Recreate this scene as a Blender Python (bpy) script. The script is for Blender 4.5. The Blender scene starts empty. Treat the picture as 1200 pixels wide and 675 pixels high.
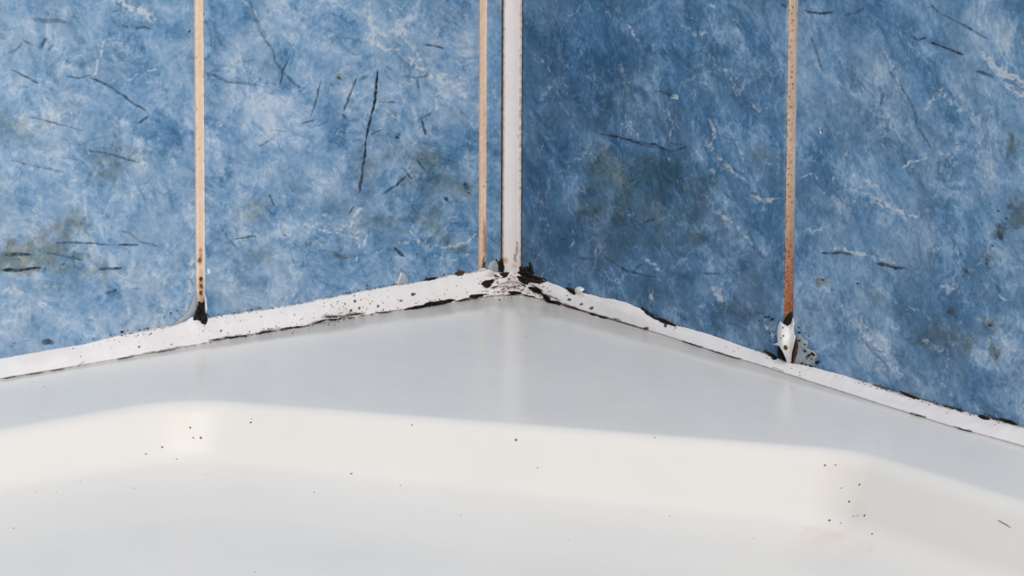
import bpy, math, random
import numpy as np
from mathutils import Vector, Matrix
from mathutils.bvhtree import BVHTree

random.seed(7)
rng = np.random.default_rng(7)
S = bpy.context.scene
COL = S.collection

# ------------------------------------------------------------------ camera, world, light, exposure
F_PX = 7500.0                       # focal length in pixels of the 1200x675 frame
PX = 0.000353                       # metres per pixel at the corner
DIST = F_PX * PX
PITCH = math.radians(12.9)
AZ = math.radians(37.6)             # left wall turned from the picture plane
ROLL = 0.005
fwd = Vector((math.cos(PITCH) * math.sin(AZ), math.cos(PITCH) * math.cos(AZ), -math.sin(PITCH)))
right0 = Vector((math.cos(AZ), -math.sin(AZ), 0))
up0 = right0.cross(fwd)
cr = (right0 + up0 * ROLL).normalized()
cu = (up0 - right0 * ROLL).normalized()
cam_loc = -fwd * DIST
cam = bpy.data.cameras.new('camera')
cam.sensor_fit = 'HORIZONTAL'
cam.sensor_width = 36
cam.lens = F_PX / 1200 * 36
cam.clip_start = 0.05
camo = bpy.data.objects.new('camera', cam)
COL.objects.link(camo)
m = Matrix((cr, cu, -fwd)).transposed().to_4x4()
m.translation = cam_loc
camo.matrix_world = m
S.camera = camo

W = bpy.data.worlds.new('bathroom_light')
S.world = W
W.use_nodes = True
W.node_tree.nodes['Background'].inputs[0].default_value = (1.0, 0.98, 0.95, 1)
W.node_tree.nodes['Background'].inputs[1].default_value = 0.36

def area(name, loc, target, size, power, color):
    l = bpy.data.lights.new(name, 'AREA')
    l.shape = 'SQUARE'
    l.size = size
    l.energy = power
    l.color = color
    o = bpy.data.objects.new(name, l)
    COL.objects.link(o)
    o.location = loc
    o.rotation_euler = (Vector(target) - Vector(loc)).to_track_quat('-Z', 'Y').to_euler()
    return o
area('window_light', (-0.80, -2.25, 2.45), (-0.15, -0.15, 0), 2.6, 98, (1.0, 0.955, 0.905))

S.view_settings.view_transform = 'Standard'
S.view_settings.look = 'None'
S.view_settings.gamma = 1
S.view_settings.use_curve_mapping = False
S.view_settings.exposure = 0.0

# ------------------------------------------------------------------ picture <-> world helpers
_f = np.array(fwd); _r = np.array(cr); _u = np.array(cu); _c = np.array(cam_loc)

def to_px(P):
    d = np.asarray(P, float) - _c
    w = d @ _f
    return np.stack([600 + F_PX * (d @ _r) / w, 337.5 - F_PX * (d @ _u) / w], -1)

def ray(x, y):
    return _f * F_PX + _r * (x - 600) - _u * (y - 337.5)

def hit(x, y, axis, val=0.0):
    d = ray(x, y)
    return _c + d * ((val - _c[axis]) / d[axis])

def onL(x, y, off=0.0): return hit(x, y, 1, -off)      # left wall  (plane y = 0)
def onR(x, y, off=0.0): return hit(x, y, 0, -off)      # right wall (plane x = 0)
def onZ(x, y, h=0.0): return hit(x, y, 2, h)           # rim of the tray (plane z = 0)

# ------------------------------------------------------------------ object helpers
def mesh_obj(name, verts, faces, mat, parent=None, smooth=False):
    me = bpy.data.meshes.new(name)
    v = np.asarray(verts, np.float32)
    me.from_pydata(v.tolist(), [], [tuple(int(i) for i in f) for f in faces])
    me.update()
    if smooth:
        me.polygons.foreach_set('use_smooth', np.ones(len(me.polygons), bool))
    if mat:
        me.materials.append(mat)
    o = bpy.data.objects.new(name, me)
    COL.objects.link(o)
    if parent:
        o.parent = parent
    return o

def fast_grid(name, P, mat, parent=None, extra_faces=None, smooth=False, closed=False):
    """P: (n, m, 3) grid of points -> one quad mesh"""
    n, mm = P.shape[:2]
    idx = np.arange(n * mm).reshape(n, mm)
    if closed:
        idx = np.concatenate([idx, idx[:1]], 0)
    q = np.stack([idx[:-1, :-1], idx[1:, :-1], idx[1:, 1:], idx[:-1, 1:]], -1).reshape(-1, 4)
    return quads_obj(name, P.reshape(-1, 3), q, mat, parent, smooth)

def quads_obj(name, V, q, mat, parent=None, smooth=False):
    me = bpy.data.meshes.new(name)
    me.vertices.add(len(V))
    me.vertices.foreach_set('co', np.asarray(V, np.float32).ravel())
    me.loops.add(len(q) * 4)
    me.loops.foreach_set('vertex_index', np.asarray(q, np.int32).ravel())
    me.polygons.add(len(q))
    me.polygons.foreach_set('loop_start', np.arange(0, len(q) * 4, 4, dtype=np.int32))
    me.update(calc_edges=True)
    me.validate()
    me.polygons.foreach_set('use_smooth', np.full(len(me.polygons), smooth))
    if mat:
        me.materials.append(mat)
    o = bpy.data.objects.new(name, me)
    COL.objects.link(o)
    if parent:
        o.parent = parent
    return o

def empty(name, loc=(0, 0, 0)):
    o = bpy.data.objects.new(name, None)
    o.empty_display_size = 0.02
    COL.objects.link(o)
    o.location = loc
    return o

def tag(o, label=None, cat=None, group=None, kind=None):
    if label: o['label'] = label
    if cat: o['category'] = cat
    if group: o['group'] = group
    if kind: o['kind'] = kind
    return o

# ------------------------------------------------------------------ surface marks (prints, cracks, stains) stored on the mesh
def hash01(a, b):
    h = np.sin(a * 127.1 + b * 311.7) * 43758.5453
    return h - np.floor(h)

def vnoise(x, y):
    xi, yi = np.floor(x), np.floor(y)
    xf, yf = x - xi, y - yi
    u, v = xf * xf * (3 - 2 * xf), yf * yf * (3 - 2 * yf)
    a, b = hash01(xi, yi), hash01(xi + 1, yi)
    c, d = hash01(xi, yi + 1), hash01(xi + 1, yi + 1)
    return (a * (1 - u) + b * u) * (1 - v) + (c * (1 - u) + d * u) * v

def fbm(x, y, oct=4):
    s, a, t = 0.0, 1.0, 0.0
    for i in range(oct):
        s = s + a * vnoise(x * 2 ** i + 17.3 * i, y * 2 ** i - 9.1 * i)
        t += a
        a *= 0.55
    return s / t

def stroke(ch, uv, pts, w=1.2, s=0.8, soft=0.9, rough=0.6, taper=True, jit=1.2):
    """stroke along a polyline with wobble, taper and broken strength"""
    pts = np.array(pts, float)
    pad = w + soft + jit + 2
    sel = np.where((uv[:, 0] > pts[:, 0].min() - pad) & (uv[:, 0] < pts[:, 0].max() + pad) &
                   (uv[:, 1] > pts[:, 1].min() - pad) & (uv[:, 1] < pts[:, 1].max() + pad))[0]
    if len(sel) == 0:
        return
    p = uv[sel].copy()
    sd = pts[0, 0] * 0.37
    p[:, 0] += (fbm(p[:, 0] / 7 + sd, p[:, 1] / 7, 2) - 0.5) * 2 * jit
    p[:, 1] += (fbm(p[:, 0] / 7 - 31 + sd, p[:, 1] / 7 + 5, 2) - 0.5) * 2 * jit
    seg = np.diff(pts, axis=0)
    L = np.hypot(seg[:, 0], seg[:, 1])
    tot = L.sum()
    best = np.full(len(sel), 1e9)
    bt = np.zeros(len(sel))
    acc = 0.0
    for a, d, l in zip(pts[:-1], seg, L):
        t = np.clip(((p - a) @ d) / (l * l + 1e-9), 0, 1)
        q = a + t[:, None] * d
        dist = np.hypot(p[:, 0] - q[:, 0], p[:, 1] - q[:, 1])
        k = dist < best
        best[k] = dist[k]
        bt[k] = (acc + t[k] * l) / tot
        acc += l
    tp = np.ones_like(bt)
    if taper:
        tp = np.clip(np.minimum(bt, 1 - bt) * 5 + 0.35, 0, 1)
    ww = w * 0.5 * tp * (0.65 + 0.7 * vnoise(bt * tot / 5 + sd, bt * 0))
    f = np.clip((ww + soft - best) / soft, 0, 1)
    f = f * f * (3 - 2 * f)
    br = 1 - rough * np.clip(vnoise(p[:, 0] / 3.1 + sd, p[:, 1] / 3.1) * 1.6 - 0.3, 0, 1)
    ch[sel] = np.maximum(ch[sel], s * f * br)

def blob(ch, uv, x, y, rx, ry=None, s=0.8, soft=0.5, rough=0.5, ang=0.0, nscale=0.35, add=False):
    """soft irregular patch"""
    ry = ry or rx
    R = max(rx, ry) * 1.8 + 2
    sel = np.where((abs(uv[:, 0] - x) < R) & (abs(uv[:, 1] - y) < R))[0]
    if len(sel) == 0:
        return
    dx, dy = uv[sel, 0] - x, uv[sel, 1] - y
    c, sn = math.cos(ang), math.sin(ang)
    e = np.hypot((dx * c + dy * sn) / rx, (-dx * sn + dy * c) / ry)
    k = nscale / max(min(rx, ry), 1.5) * 3
    e = e + (fbm(uv[sel, 0] * k, uv[sel, 1] * k, 4) - 0.5) * rough * 2
    f = np.clip((1 - e) / soft, 0, 1)
    f = f * f * (3 - 2 * f) * s
    if add:
        ch[sel] += f
    else:
        ch[sel] = np.maximum(ch[sel], f)

def set_marks(o, dark, white, stain, tone):
    me = o.data
    a = me.color_attributes.new('marks', 'FLOAT_COLOR', 'POINT')
    arr = np.zeros((len(me.vertices), 4), np.float32)
    arr[:, 0] = dark; arr[:, 1] = white; arr[:, 2] = stain; arr[:, 3] = 1
    a.data.foreach_set('color', arr.ravel())
    t = me.attributes.new('tone', 'FLOAT', 'POINT')
    t.data.foreach_set('value', np.asarray(tone, np.float32))

def verts_of(o):
    v = np.empty(len(o.data.vertices) * 3, np.float32)
    o.data.vertices.foreach_get('co', v)
    return v.reshape(-1, 3).astype(float)

# ------------------------------------------------------------------ materials
class NT:
    def __init__(self, name):
        self.m = bpy.data.materials.new(name)
        self.m.use_nodes = True
        self.t = self.m.node_tree
        self.n = self.t.nodes
        self.b = self.n['Principled BSDF']
        self.b.inputs['Specular IOR Level'].default_value = 0.5
    def node(self, typ, **kw):
        x = self.n.new(typ)
        for k, v in kw.items():
            setattr(x, k, v)
        return x
    def link(self, a, b):
        self.t.links.new(a, b)
    def val(self, sock, v):
        if hasattr(v, 'links') or isinstance(v, bpy.types.NodeSocket):
            self.link(v, sock)
        else:
            sock.default_value = v
    def math(self, op, a, b=0.0, c=0.0, clamp=False):
        x = self.node('ShaderNodeMath', operation=op, use_clamp=clamp)
        self.val(x.inputs[0], a); self.val(x.inputs[1], b); self.val(x.inputs[2], c)
        return x.outputs[0]
    def noise(self, vec, scale, detail=4, rough=0.55, dist=0.0):
        x = self.node('ShaderNodeTexNoise')
        self.link(vec, x.inputs['Vector'])
        x.inputs['Scale'].default_value = scale
        x.inputs['Detail'].default_value = detail
        x.inputs['Roughness'].default_value = rough
        x.inputs['Distortion'].default_value = dist
        return x.outputs['Fac']
    def rng(self, v, a, b, c=0.0, d=1.0):
        x = self.node('ShaderNodeMapRange', interpolation_type='SMOOTHSTEP')
        self.val(x.inputs[0], v)
        for i, q in enumerate((a, b, c, d)):
            self.val(x.inputs[i + 1], q)
        return x.outputs[0]
    def mix(self, f, a, b, blend='MIX'):
        x = self.node('ShaderNodeMix', data_type='RGBA', blend_type=blend)
        self.val(x.inputs[0], f)
        for s, v in ((x.inputs[6], a), (x.inputs[7], b)):
            if isinstance(v, tuple):
                s.default_value = (*v[:3], 1)
            else:
                self.link(v, s)
        return x.outputs[2]
    def coords(self):
        return self.node('ShaderNodeTexCoord').outputs['Object']
    def mapped(self, vec, scale, loc=(0, 0, 0), rot=(0, 0, 0)):
        x = self.node('ShaderNodeMapping')
        self.link(vec, x.inputs[0])
        x.inputs['Scale'].default_value = scale
        x.inputs['Location'].default_value = loc
        x.inputs['Rotation'].default_value = rot
        return x.outputs[0]
    def marks(self):
        a = self.node('ShaderNodeAttribute', attribute_name='marks')
        s = self.node('ShaderNodeSeparateColor')
        self.link(a.outputs['Color'], s.inputs[0])
        t = self.node('ShaderNodeAttribute', attribute_name='tone')
        return s.outputs[0], s.outputs[1], s.outputs[2], t.outputs['Fac']
    def bump(self, h, strength=0.2, dist=0.001):
        x = self.node('ShaderNodeBump')
        x.inputs['Strength'].default_value = strength
        x.inputs['Distance'].default_value = dist
        self.link(h, x.inputs['Height'])
        self.link(x.outputs[0], self.b.inputs['Normal'])
    def out(self, col=None, rough=0.5):
        if col is not None:
            if isinstance(col, tuple):
                self.b.inputs['Base Color'].default_value = (*col, 1)
            else:
                self.link(col, self.b.inputs['Base Color'])
        self.val(self.b.inputs['Roughness'], rough)
        return self.m

def tile_material():
    k = NT('blue_marbled_glaze')
    c = k.coords()
    dk, wh, st, tn = k.marks()
    # coordinates drawn out along the slanting run of the marble
    dot = k.node('ShaderNodeVectorMath', operation='DOT_PRODUCT'); k.link(c, dot.inputs[0]); dot.inputs[1].default_value = (0.62, -0.62, -0.48)
    sc = k.node('ShaderNodeVectorMath', operation='SCALE'); sc.inputs[0].default_value = (0.62, -0.62, -0.48)
    k.link(k.math('MULTIPLY', dot.outputs['Value'], -0.62), sc.inputs['Scale'])
    ad = k.node('ShaderNodeVectorMath', operation='ADD'); k.link(c, ad.inputs[0]); k.link(sc.outputs[0], ad.inputs[1])
    cs = ad.outputs[0]
    n1 = k.noise(cs, 26, 6, 0.60, 0.6)
    n2 = k.noise(cs, 80, 9, 0.70, 0.8)
    n3 = k.noise(c, 480, 5, 0.65, 0.3)
    nw = k.noise(k.mapped(cs, (1, 1, 1), (3, 1, 2)), 230, 8, 0.74, 0.9)
    def cen(v, g):
        return k.math('MULTIPLY', k.math('SUBTRACT', v, 0.5), g)
    lum = k.math('ADD', cen(n1, 0.78), cen(n2, 1.0))
    lum = k.math('ADD', lum, cen(n3, 0.52))
    lum = k.math('ADD', lum, cen(nw, 0.50))
    # smoky filaments and deeper creases of the marble
    def ridge(scale, loc, power, dist, src=cs):
        v = k.noise(k.mapped(src, (1, 1, 1), loc), scale, 7, 0.58, dist)
        r = k.math('SUBTRACT', 1.0, k.math('ABSOLUTE', k.math('MULTIPLY', k.math('SUBTRACT', v, 0.5), 2.0)), clamp=True)
        return k.math('POWER', r, power)
    ma = k.rng(k.noise(k.mapped(c, (1, 1, 1), (7, 3, 1)), 38, 3, 0.5, 0.4), 0.40, 0.64)
    mb = k.rng(k.noise(k.mapped(c, (1, 1, 1), (2, 9, 6)), 50, 3, 0.5, 0.4), 0.42, 0.66)
    mc = k.rng(k.noise(k.mapped(c, (1, 1, 1), (6, 2, 8)), 55, 3, 0.5, 0.4), 0.44, 0.66)
    lum = k.math('ADD', lum, k.math('MULTIPLY', k.math('MULTIPLY', ridge(44, (1, 4, 2), 14, 0.9), ma), 0.27))
    lum = k.math('ADD', lum, k.math('MULTIPLY', k.math('MULTIPLY', ridge(95, (8, 2, 5), 11, 1.3, c), mb), 0.30))
    lum = k.math('ADD', lum, k.math('MULTIPLY', k.math('MULTIPLY', ridge(70, (3, 7, 9), 16, 1.0), mc), -0.28))
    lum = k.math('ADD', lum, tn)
    lum = k.math('ADD', lum, 0.53)
    ramp = k.node('ShaderNodeValToRGB')
    e = ramp.color_ramp.elements
    e[0].position = 0.0; e[0].color = (0.032, 0.106, 0.215, 1)
    e[1].position = 1.0; e[1].color = (0.54, 0.63, 0.745, 1)
    for p, q in ((0.28, (0.078, 0.198, 0.362)), (0.5, (0.166, 0.320, 0.520)), (0.72, (0.305, 0.452, 0.635))):
        x = e.new(p); x.color = (*q, 1)
    k.link(lum, ramp.inputs[0])
    col = k.mix(k.rng(k.noise(k.mapped(c, (1, 1, 1), (4, 4, 1)), 30, 5, 0.6, 0.5), 0.42, 0.68, 0.0, 0.28), ramp.outputs[0], k.mix(lum, (0.10, 0.155, 0.21), (0.56, 0.62, 0.67)))
    # warped coordinates for angular hairline crackle
    wv = k.node('ShaderNodeTexNoise')
    k.link(c, wv.inputs['Vector']); wv.inputs['Scale'].default_value = 90; wv.inputs['Detail'].default_value = 4
    off = k.node('ShaderNodeVectorMath', operation='MULTIPLY_ADD')
    k.link(wv.outputs['Color'], off.inputs[0]); off.inputs[1].default_value = (0.016,) * 3
    k.link(c, off.inputs[2])
    def crackle(scale, width):
        v = k.node('ShaderNodeTexVoronoi', feature='DISTANCE_TO_EDGE')
        k.link(off.outputs[0], v.inputs['Vector']); v.inputs['Scale'].default_value = scale
        return k.math('SUBTRACT', 1.0, k.rng(v.outputs['Distance'], 0.0, width), clamp=True)
    vm = k.rng(k.noise(k.mapped(c, (1, 1, 1), (1.5, 0, 2)), 55, 4, 0.6, 0.3), 0.50, 0.66)
    vm2 = k.rng(k.noise(k.mapped(c, (1, 1, 1), (5, 5, 5)), 75, 4, 0.6, 0.3), 0.52, 0.68)
    vv = k.math('ADD', k.math('MULTIPLY', crackle(45, 0.022), k.math('MULTIPLY', vm, 0.55)),
                k.math('MULTIPLY', crackle(105, 0.045), k.math('MULTIPLY', vm2, 0.45)), clamp=True)
    vv = k.math('MULTIPLY', vv, k.rng(n3, 0.30, 0.60))
    fleck = k.rng(k.noise(k.mapped(c, (1, 1, 1), (9, 1, 4)), 520, 2, 0.5, 0), 0.72, 0.80, 0.0, 0.55)
    vv = k.math('MAXIMUM', vv, fleck)
    col = k.mix(vv, col, (0.60, 0.66, 0.71))
    # small dark slate ticks
    tm = k.rng(k.noise(k.mapped(c, (1, 1, 1), (4, 8, 1)), 110, 2, 0.5, 0.2), 0.60, 0.68)
    col = k.mix(k.math('MULTIPLY', crackle(62, 0.035), k.math('MULTIPLY', tm, 0.55)), col, (0.035, 0.075, 0.12))
    # placed marks, broken up by the grain of the print
    wr = k.rng(k.math('ADD', wh, k.math('ADD', cen(nw, 1.5), cen(n3, 1.0))), 0.18, 0.62)
    wr = k.math('MULTIPLY', wr, k.rng(wh, 0.02, 0.65, 0.0, 0.68))
    col = k.mix(wr, col, (0.66, 0.705, 0.745))
    sn = k.rng(n2, 0.30, 0.62, 0.45, 1.0)
    col = k.mix(k.math('MULTIPLY', k.math('MULTIPLY', st, 2.7), sn, clamp=True), col, (0.62, 0.56, 0.45), 'MULTIPLY')
    dr = k.math('MULTIPLY', dk, k.rng(k.math('ADD', k.math('MULTIPLY', dk, 0.9), cen(n3, 0.8)), 0.10, 0.50), clamp=True)
    col = k.mix(k.math('MULTIPLY', dr, 1.15, clamp=True), col, (0.042, 0.082, 0.130))
    col = k.mix(k.rng(dr, 0.55, 0.9, 0.0, 0.9), col, (0.016, 0.020, 0.022))
    rgh = k.rng(n2, 0.3, 0.7, 0.34, 0.5)
    k.bump(k.math('ADD', k.math('MULTIPLY', n2, 0.5), k.math('MULTIPLY', dk, -0.8)), 0.22, 0.0006)
    k.b.inputs['Specular IOR Level'].default_value = 0.32
    return k.out(col, rgh)

def marked_material(name, base, base2, dark, white, stain, rough=0.5, nscale=120, bump=0.15, bdist=0.0006, speck=None, spec=0.5, nlo=0.3, nhi=0.7):
    k = NT(name)
    c = k.coords()
    dk, wh, st, tn = k.marks()
    n = k.noise(c, nscale, 6, 0.6, 0.4)
    nf = k.noise(c, nscale * 7, 4, 0.6, 0.2)
    col = k.mix(k.rng(n, nlo, nhi), base, base2)
    if speck:
        f = k.rng(k.noise(k.mapped(c, (1, 1, 0.7)), speck[0], 3, 0.6, 0.4), speck[1], speck[1] + 0.07, 0.0, speck[2])
        col = k.mix(f, col, speck[3])
    col = k.mix(wh, col, white)
    col = k.mix(k.math('MULTIPLY', st, k.rng(nf, 0.25, 0.6, 0.5, 1.0), clamp=True), col, stain)
    col = k.mix(k.math('MULTIPLY', dk, k.rng(nf, 0.2, 0.5, 0.7, 1.0), clamp=True), col, dark)
    k.bump(k.math('ADD', n, k.math('MULTIPLY', nf, 0.5)), bump, bdist)
    k.b.inputs['Specular IOR Level'].default_value = spec
    return k.out(col, rough)

def plain(name, a, b, rough=0.6, scale=200, bump=0.2, bdist=0.0005, spec=0.4):
    k = NT(name)
    c = k.coords()
    n = k.noise(c, scale, 5, 0.6, 0.3)
    k.bump(n, bump, bdist)
    k.b.inputs['Specular IOR Level'].default_value = spec
    return k.out(k.mix(k.rng(n, 0.3, 0.7), a, b), rough)

def tray_material():
    k = NT('white_acrylic')
    c = k.coords()
    dk, wh, st, tn = k.marks()
    n = k.noise(c, 14, 4, 0.5, 0.2)
    col = k.mix(k.rng(n, 0.3, 0.7), (0.790, 0.768, 0.740), (0.810, 0.788, 0.760))
    nf = k.noise(c, 300, 4, 0.6, 0.2)
    col = k.mix(k.math('MULTIPLY', st, k.rng(nf, 0.35, 0.65, 0.4, 1.0), clamp=True), col, (0.66, 0.40, 0.28))
    col = k.mix(dk, col, (0.12, 0.09, 0.07))
    # dried water film: long faint ripples
    w = k.noise(k.mapped(c, (1.0, 0.45, 1), (0, 0, 0), (0, 0, 0.65)), 60, 5, 0.55, 1.5)
    wm = k.rng(k.noise(c, 9, 2, 0.5, 0.2), 0.48, 0.62)
    h = k.math('MULTIPLY', k.rng(w, 0.55, 0.75), wm)
    k.bump(k.math('ADD', h, k.math('MULTIPLY', n, 0.3)), 0.018, 0.0005)
    rg = k.rng(w, 0.3, 0.75, 0.19, 0.26)
    k.b.inputs['Specular IOR Level'].default_value = 0.17
    return k.out(col, rg)

M = {}
M['tile'] = tile_material()
M['grout'] = marked_material('peach_grout', (0.84, 0.575, 0.395), (0.88, 0.64, 0.46), (0.022, 0.014, 0.010), (0.86, 0.80, 0.76),
                             (0.40, 0.150, 0.060), 0.75, 150, 0.3, 0.0006, None, 0.25)
M['grout_rust'] = marked_material('rust_speckled_grout', (0.74, 0.51, 0.36), (0.80, 0.62, 0.47), (0.022, 0.014, 0.010), (0.84, 0.77, 0.70),
                                  (0.43, 0.135, 0.045), 0.75, 180, 0.4, 0.0007, (900, 0.60, 0.75, (0.20, 0.085, 0.045)), 0.25)
M['trim'] = marked_material('white_plastic_trim', (0.82, 0.775, 0.765), (0.86, 0.815, 0.80), (0.03, 0.018, 0.012), (0.8, 0.8, 0.8),
                            (0.46, 0.25, 0.14), 0.35, 60, 0.05, 0.0004)
M['bead'] = marked_material('white_silicone', (0.82, 0.775, 0.775), (0.86, 0.835, 0.835), (0.016, 0.012, 0.010), (0.80, 0.80, 0.82),
                            (0.33, 0.19, 0.125), 0.38, 90, 0.18, 0.0008)
M['film'] = film = plain('thin_silicone_film', (0.50, 0.56, 0.61), (0.68, 0.71, 0.74), 0.35, 260, 0.3, 0.0006)
M['flap'] = plain('torn_silicone', (0.80, 0.80, 0.80), (0.87, 0.86, 0.85), 0.32, 160, 0.2, 0.0006)
film.node_tree.nodes['Principled BSDF'].inputs['Alpha'].default_value = 0.6
M['mould'] = plain('black_mould', (0.008, 0.007, 0.006), (0.035, 0.027, 0.022), 0.85, 900, 0.9, 0.0012, 0.2)
M['mould_or_shadow_brown'] = plain('brown_mould_or_shadow', (0.05, 0.028, 0.020), (0.14, 0.075, 0.05), 0.85, 900, 0.9, 0.0010, 0.2)  # brown mould; also colours the shadow strip beside the torn flap
M['wall'] = plain('mortar', (0.10, 0.085, 0.075), (0.16, 0.14, 0.12), 0.9, 120)
M['grime'] = plain('dark_grime', (0.028, 0.022, 0.02), (0.09, 0.07, 0.06), 0.8, 300, 0.4, 0.0006, 0.2)
M['tray'] = tray_material()
M['speck'] = plain('brown_dirt', (0.14, 0.11, 0.09), (0.25, 0.20, 0.17), 0.8, 500)
M['floor'] = plain('grey_floor_tile', (0.42, 0.42, 0.41), (0.5, 0.5, 0.49), 0.5, 30)
kw = NT('clear_water')
kw.b.inputs['Transmission Weight'].default_value = 1.0
kw.b.inputs['IOR'].default_value = 1.33
M['water'] = kw.out((0.95, 0.98, 1.0), 0.02)

# ------------------------------------------------------------------ the setting: walls of tiles
TILE_T = 0.006          # tile thickness
TOP = 0.235             # height of the first course
tile_edges_px = dict()

def wall_point(side, s, z, off):
    """s: distance from the corner along the wall, off: in front of the tile face"""
    return (-s, -off, z) if side == 'L' else (-off, -s, z)

def make_wall(name, side):
    v = []
    for s in (-0.02, 1.0):
        for z in (-0.12, 1.2):
            for o in (-0.0045, -0.06):
                v.append(wall_point(side, s, z, o))
    f = [(0, 1, 3, 2), (4, 6, 7, 5), (0, 4, 5, 1), (2, 3, 7, 6), (0, 2, 6, 4), (1, 5, 7, 3)]
    o = mesh_obj(name, v, f, M['wall'])
    tag(o, kind='structure')
    return o
wall_left = make_wall('wall_left', 'L')
tag(wall_left, 'lighter blue marbled tile wall on the left of the corner', 'wall')
wall_right = make_wall('wall_right', 'R')
tag(wall_right, 'darker blue marbled tile wall on the right of the corner', 'wall')

def make_tile(side, s0, s1, z0, z1, ds, dz, parent, paint=None, shade=0.0):
    b = 0.0005
    ns, nz = max(2, int((s1 - s0) / ds)), max(2, int((z1 - z0) / dz))
    ss = np.linspace(s0 + b, s1 - b, ns)
    zz = np.linspace(z0 + b, z1 - b, nz)
    A, B = np.meshgrid(ss, zz, indexing='ij')
    def lay(a, z, off):
        o = np.full_like(a, off)
        return np.stack([-a, -o, z], -1) if side == 'L' else np.stack([-o, -a, z], -1)
    P = lay(A, B, 0.0).reshape(-1, 3)
    idx = np.arange(ns * nz).reshape(ns, nz)
    q = np.stack([idx[:-1, :-1], idx[1:, :-1], idx[1:, 1:], idx[:-1, 1:]], -1).reshape(-1, 4)
    ring = np.concatenate([idx[:, 0], idx[-1, 1:], idx[-2::-1, -1], idx[0, -2:0:-1]])
    ra, rz = A.ravel()[ring], B.ravel()[ring]
    ea = np.where(ra <= s0 + b * 1.01, s0, np.where(ra >= s1 - b * 1.01, s1, ra))
    ez = np.where(rz <= z0 + b * 1.01, z0, np.where(rz >= z1 - b * 1.01, z1, rz))
    R1 = lay(ea, ez, -b)
    R2 = lay(ea, ez, -TILE_T)
    n0 = len(P); k = len(ring)
    V = np.concatenate([P, R1, R2])
    i = np.arange(k); j = (i + 1) % k
    q1 = np.stack([ring[i], n0 + i, n0 + j, ring[j]], -1)
    q2 = np.stack([n0 + i, n0 + k + i, n0 + k + j, n0 + j], -1)
    q = np.concatenate([q, q1, q2])
    if side == 'L':
        q[:len(q) - 2 * k] = q[:len(q) - 2 * k, ::-1]
    else:
        q[len(q) - 2 * k:] = q[len(q) - 2 * k:, ::-1]
    o = quads_obj('tile', V, q, M['tile'], parent)
    uv = to_px(V)
    d = np.zeros(len(V)); w = np.zeros(len(V)); st = np.zeros(len(V)); tn = np.zeros(len(V))
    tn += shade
    if paint:
        paint(uv, d, w, st, tn)
    w[n0:n0 + k] = np.maximum(w[n0:n0 + k], 0.30)
    set_marks(o, d, w, st, tn)
    return o

# positions of the joints measured along each wall
def sL(x, y=120): return -onL(x, y)[0]
def sR(x, y=120): return -onR(x, y)[1]
JL1 = (sL(572.0), sL(562.5))          # joint between the corner sliver and the middle tile
JL2 = (sL(240.6), sL(229.0))
JR1 = (sR(920.5), sR(932.5))
TRIM_A = sL(590.0); TRIM_B = sR(610.5)
GAP = 0.0007
Z0 = 0.0015

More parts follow.
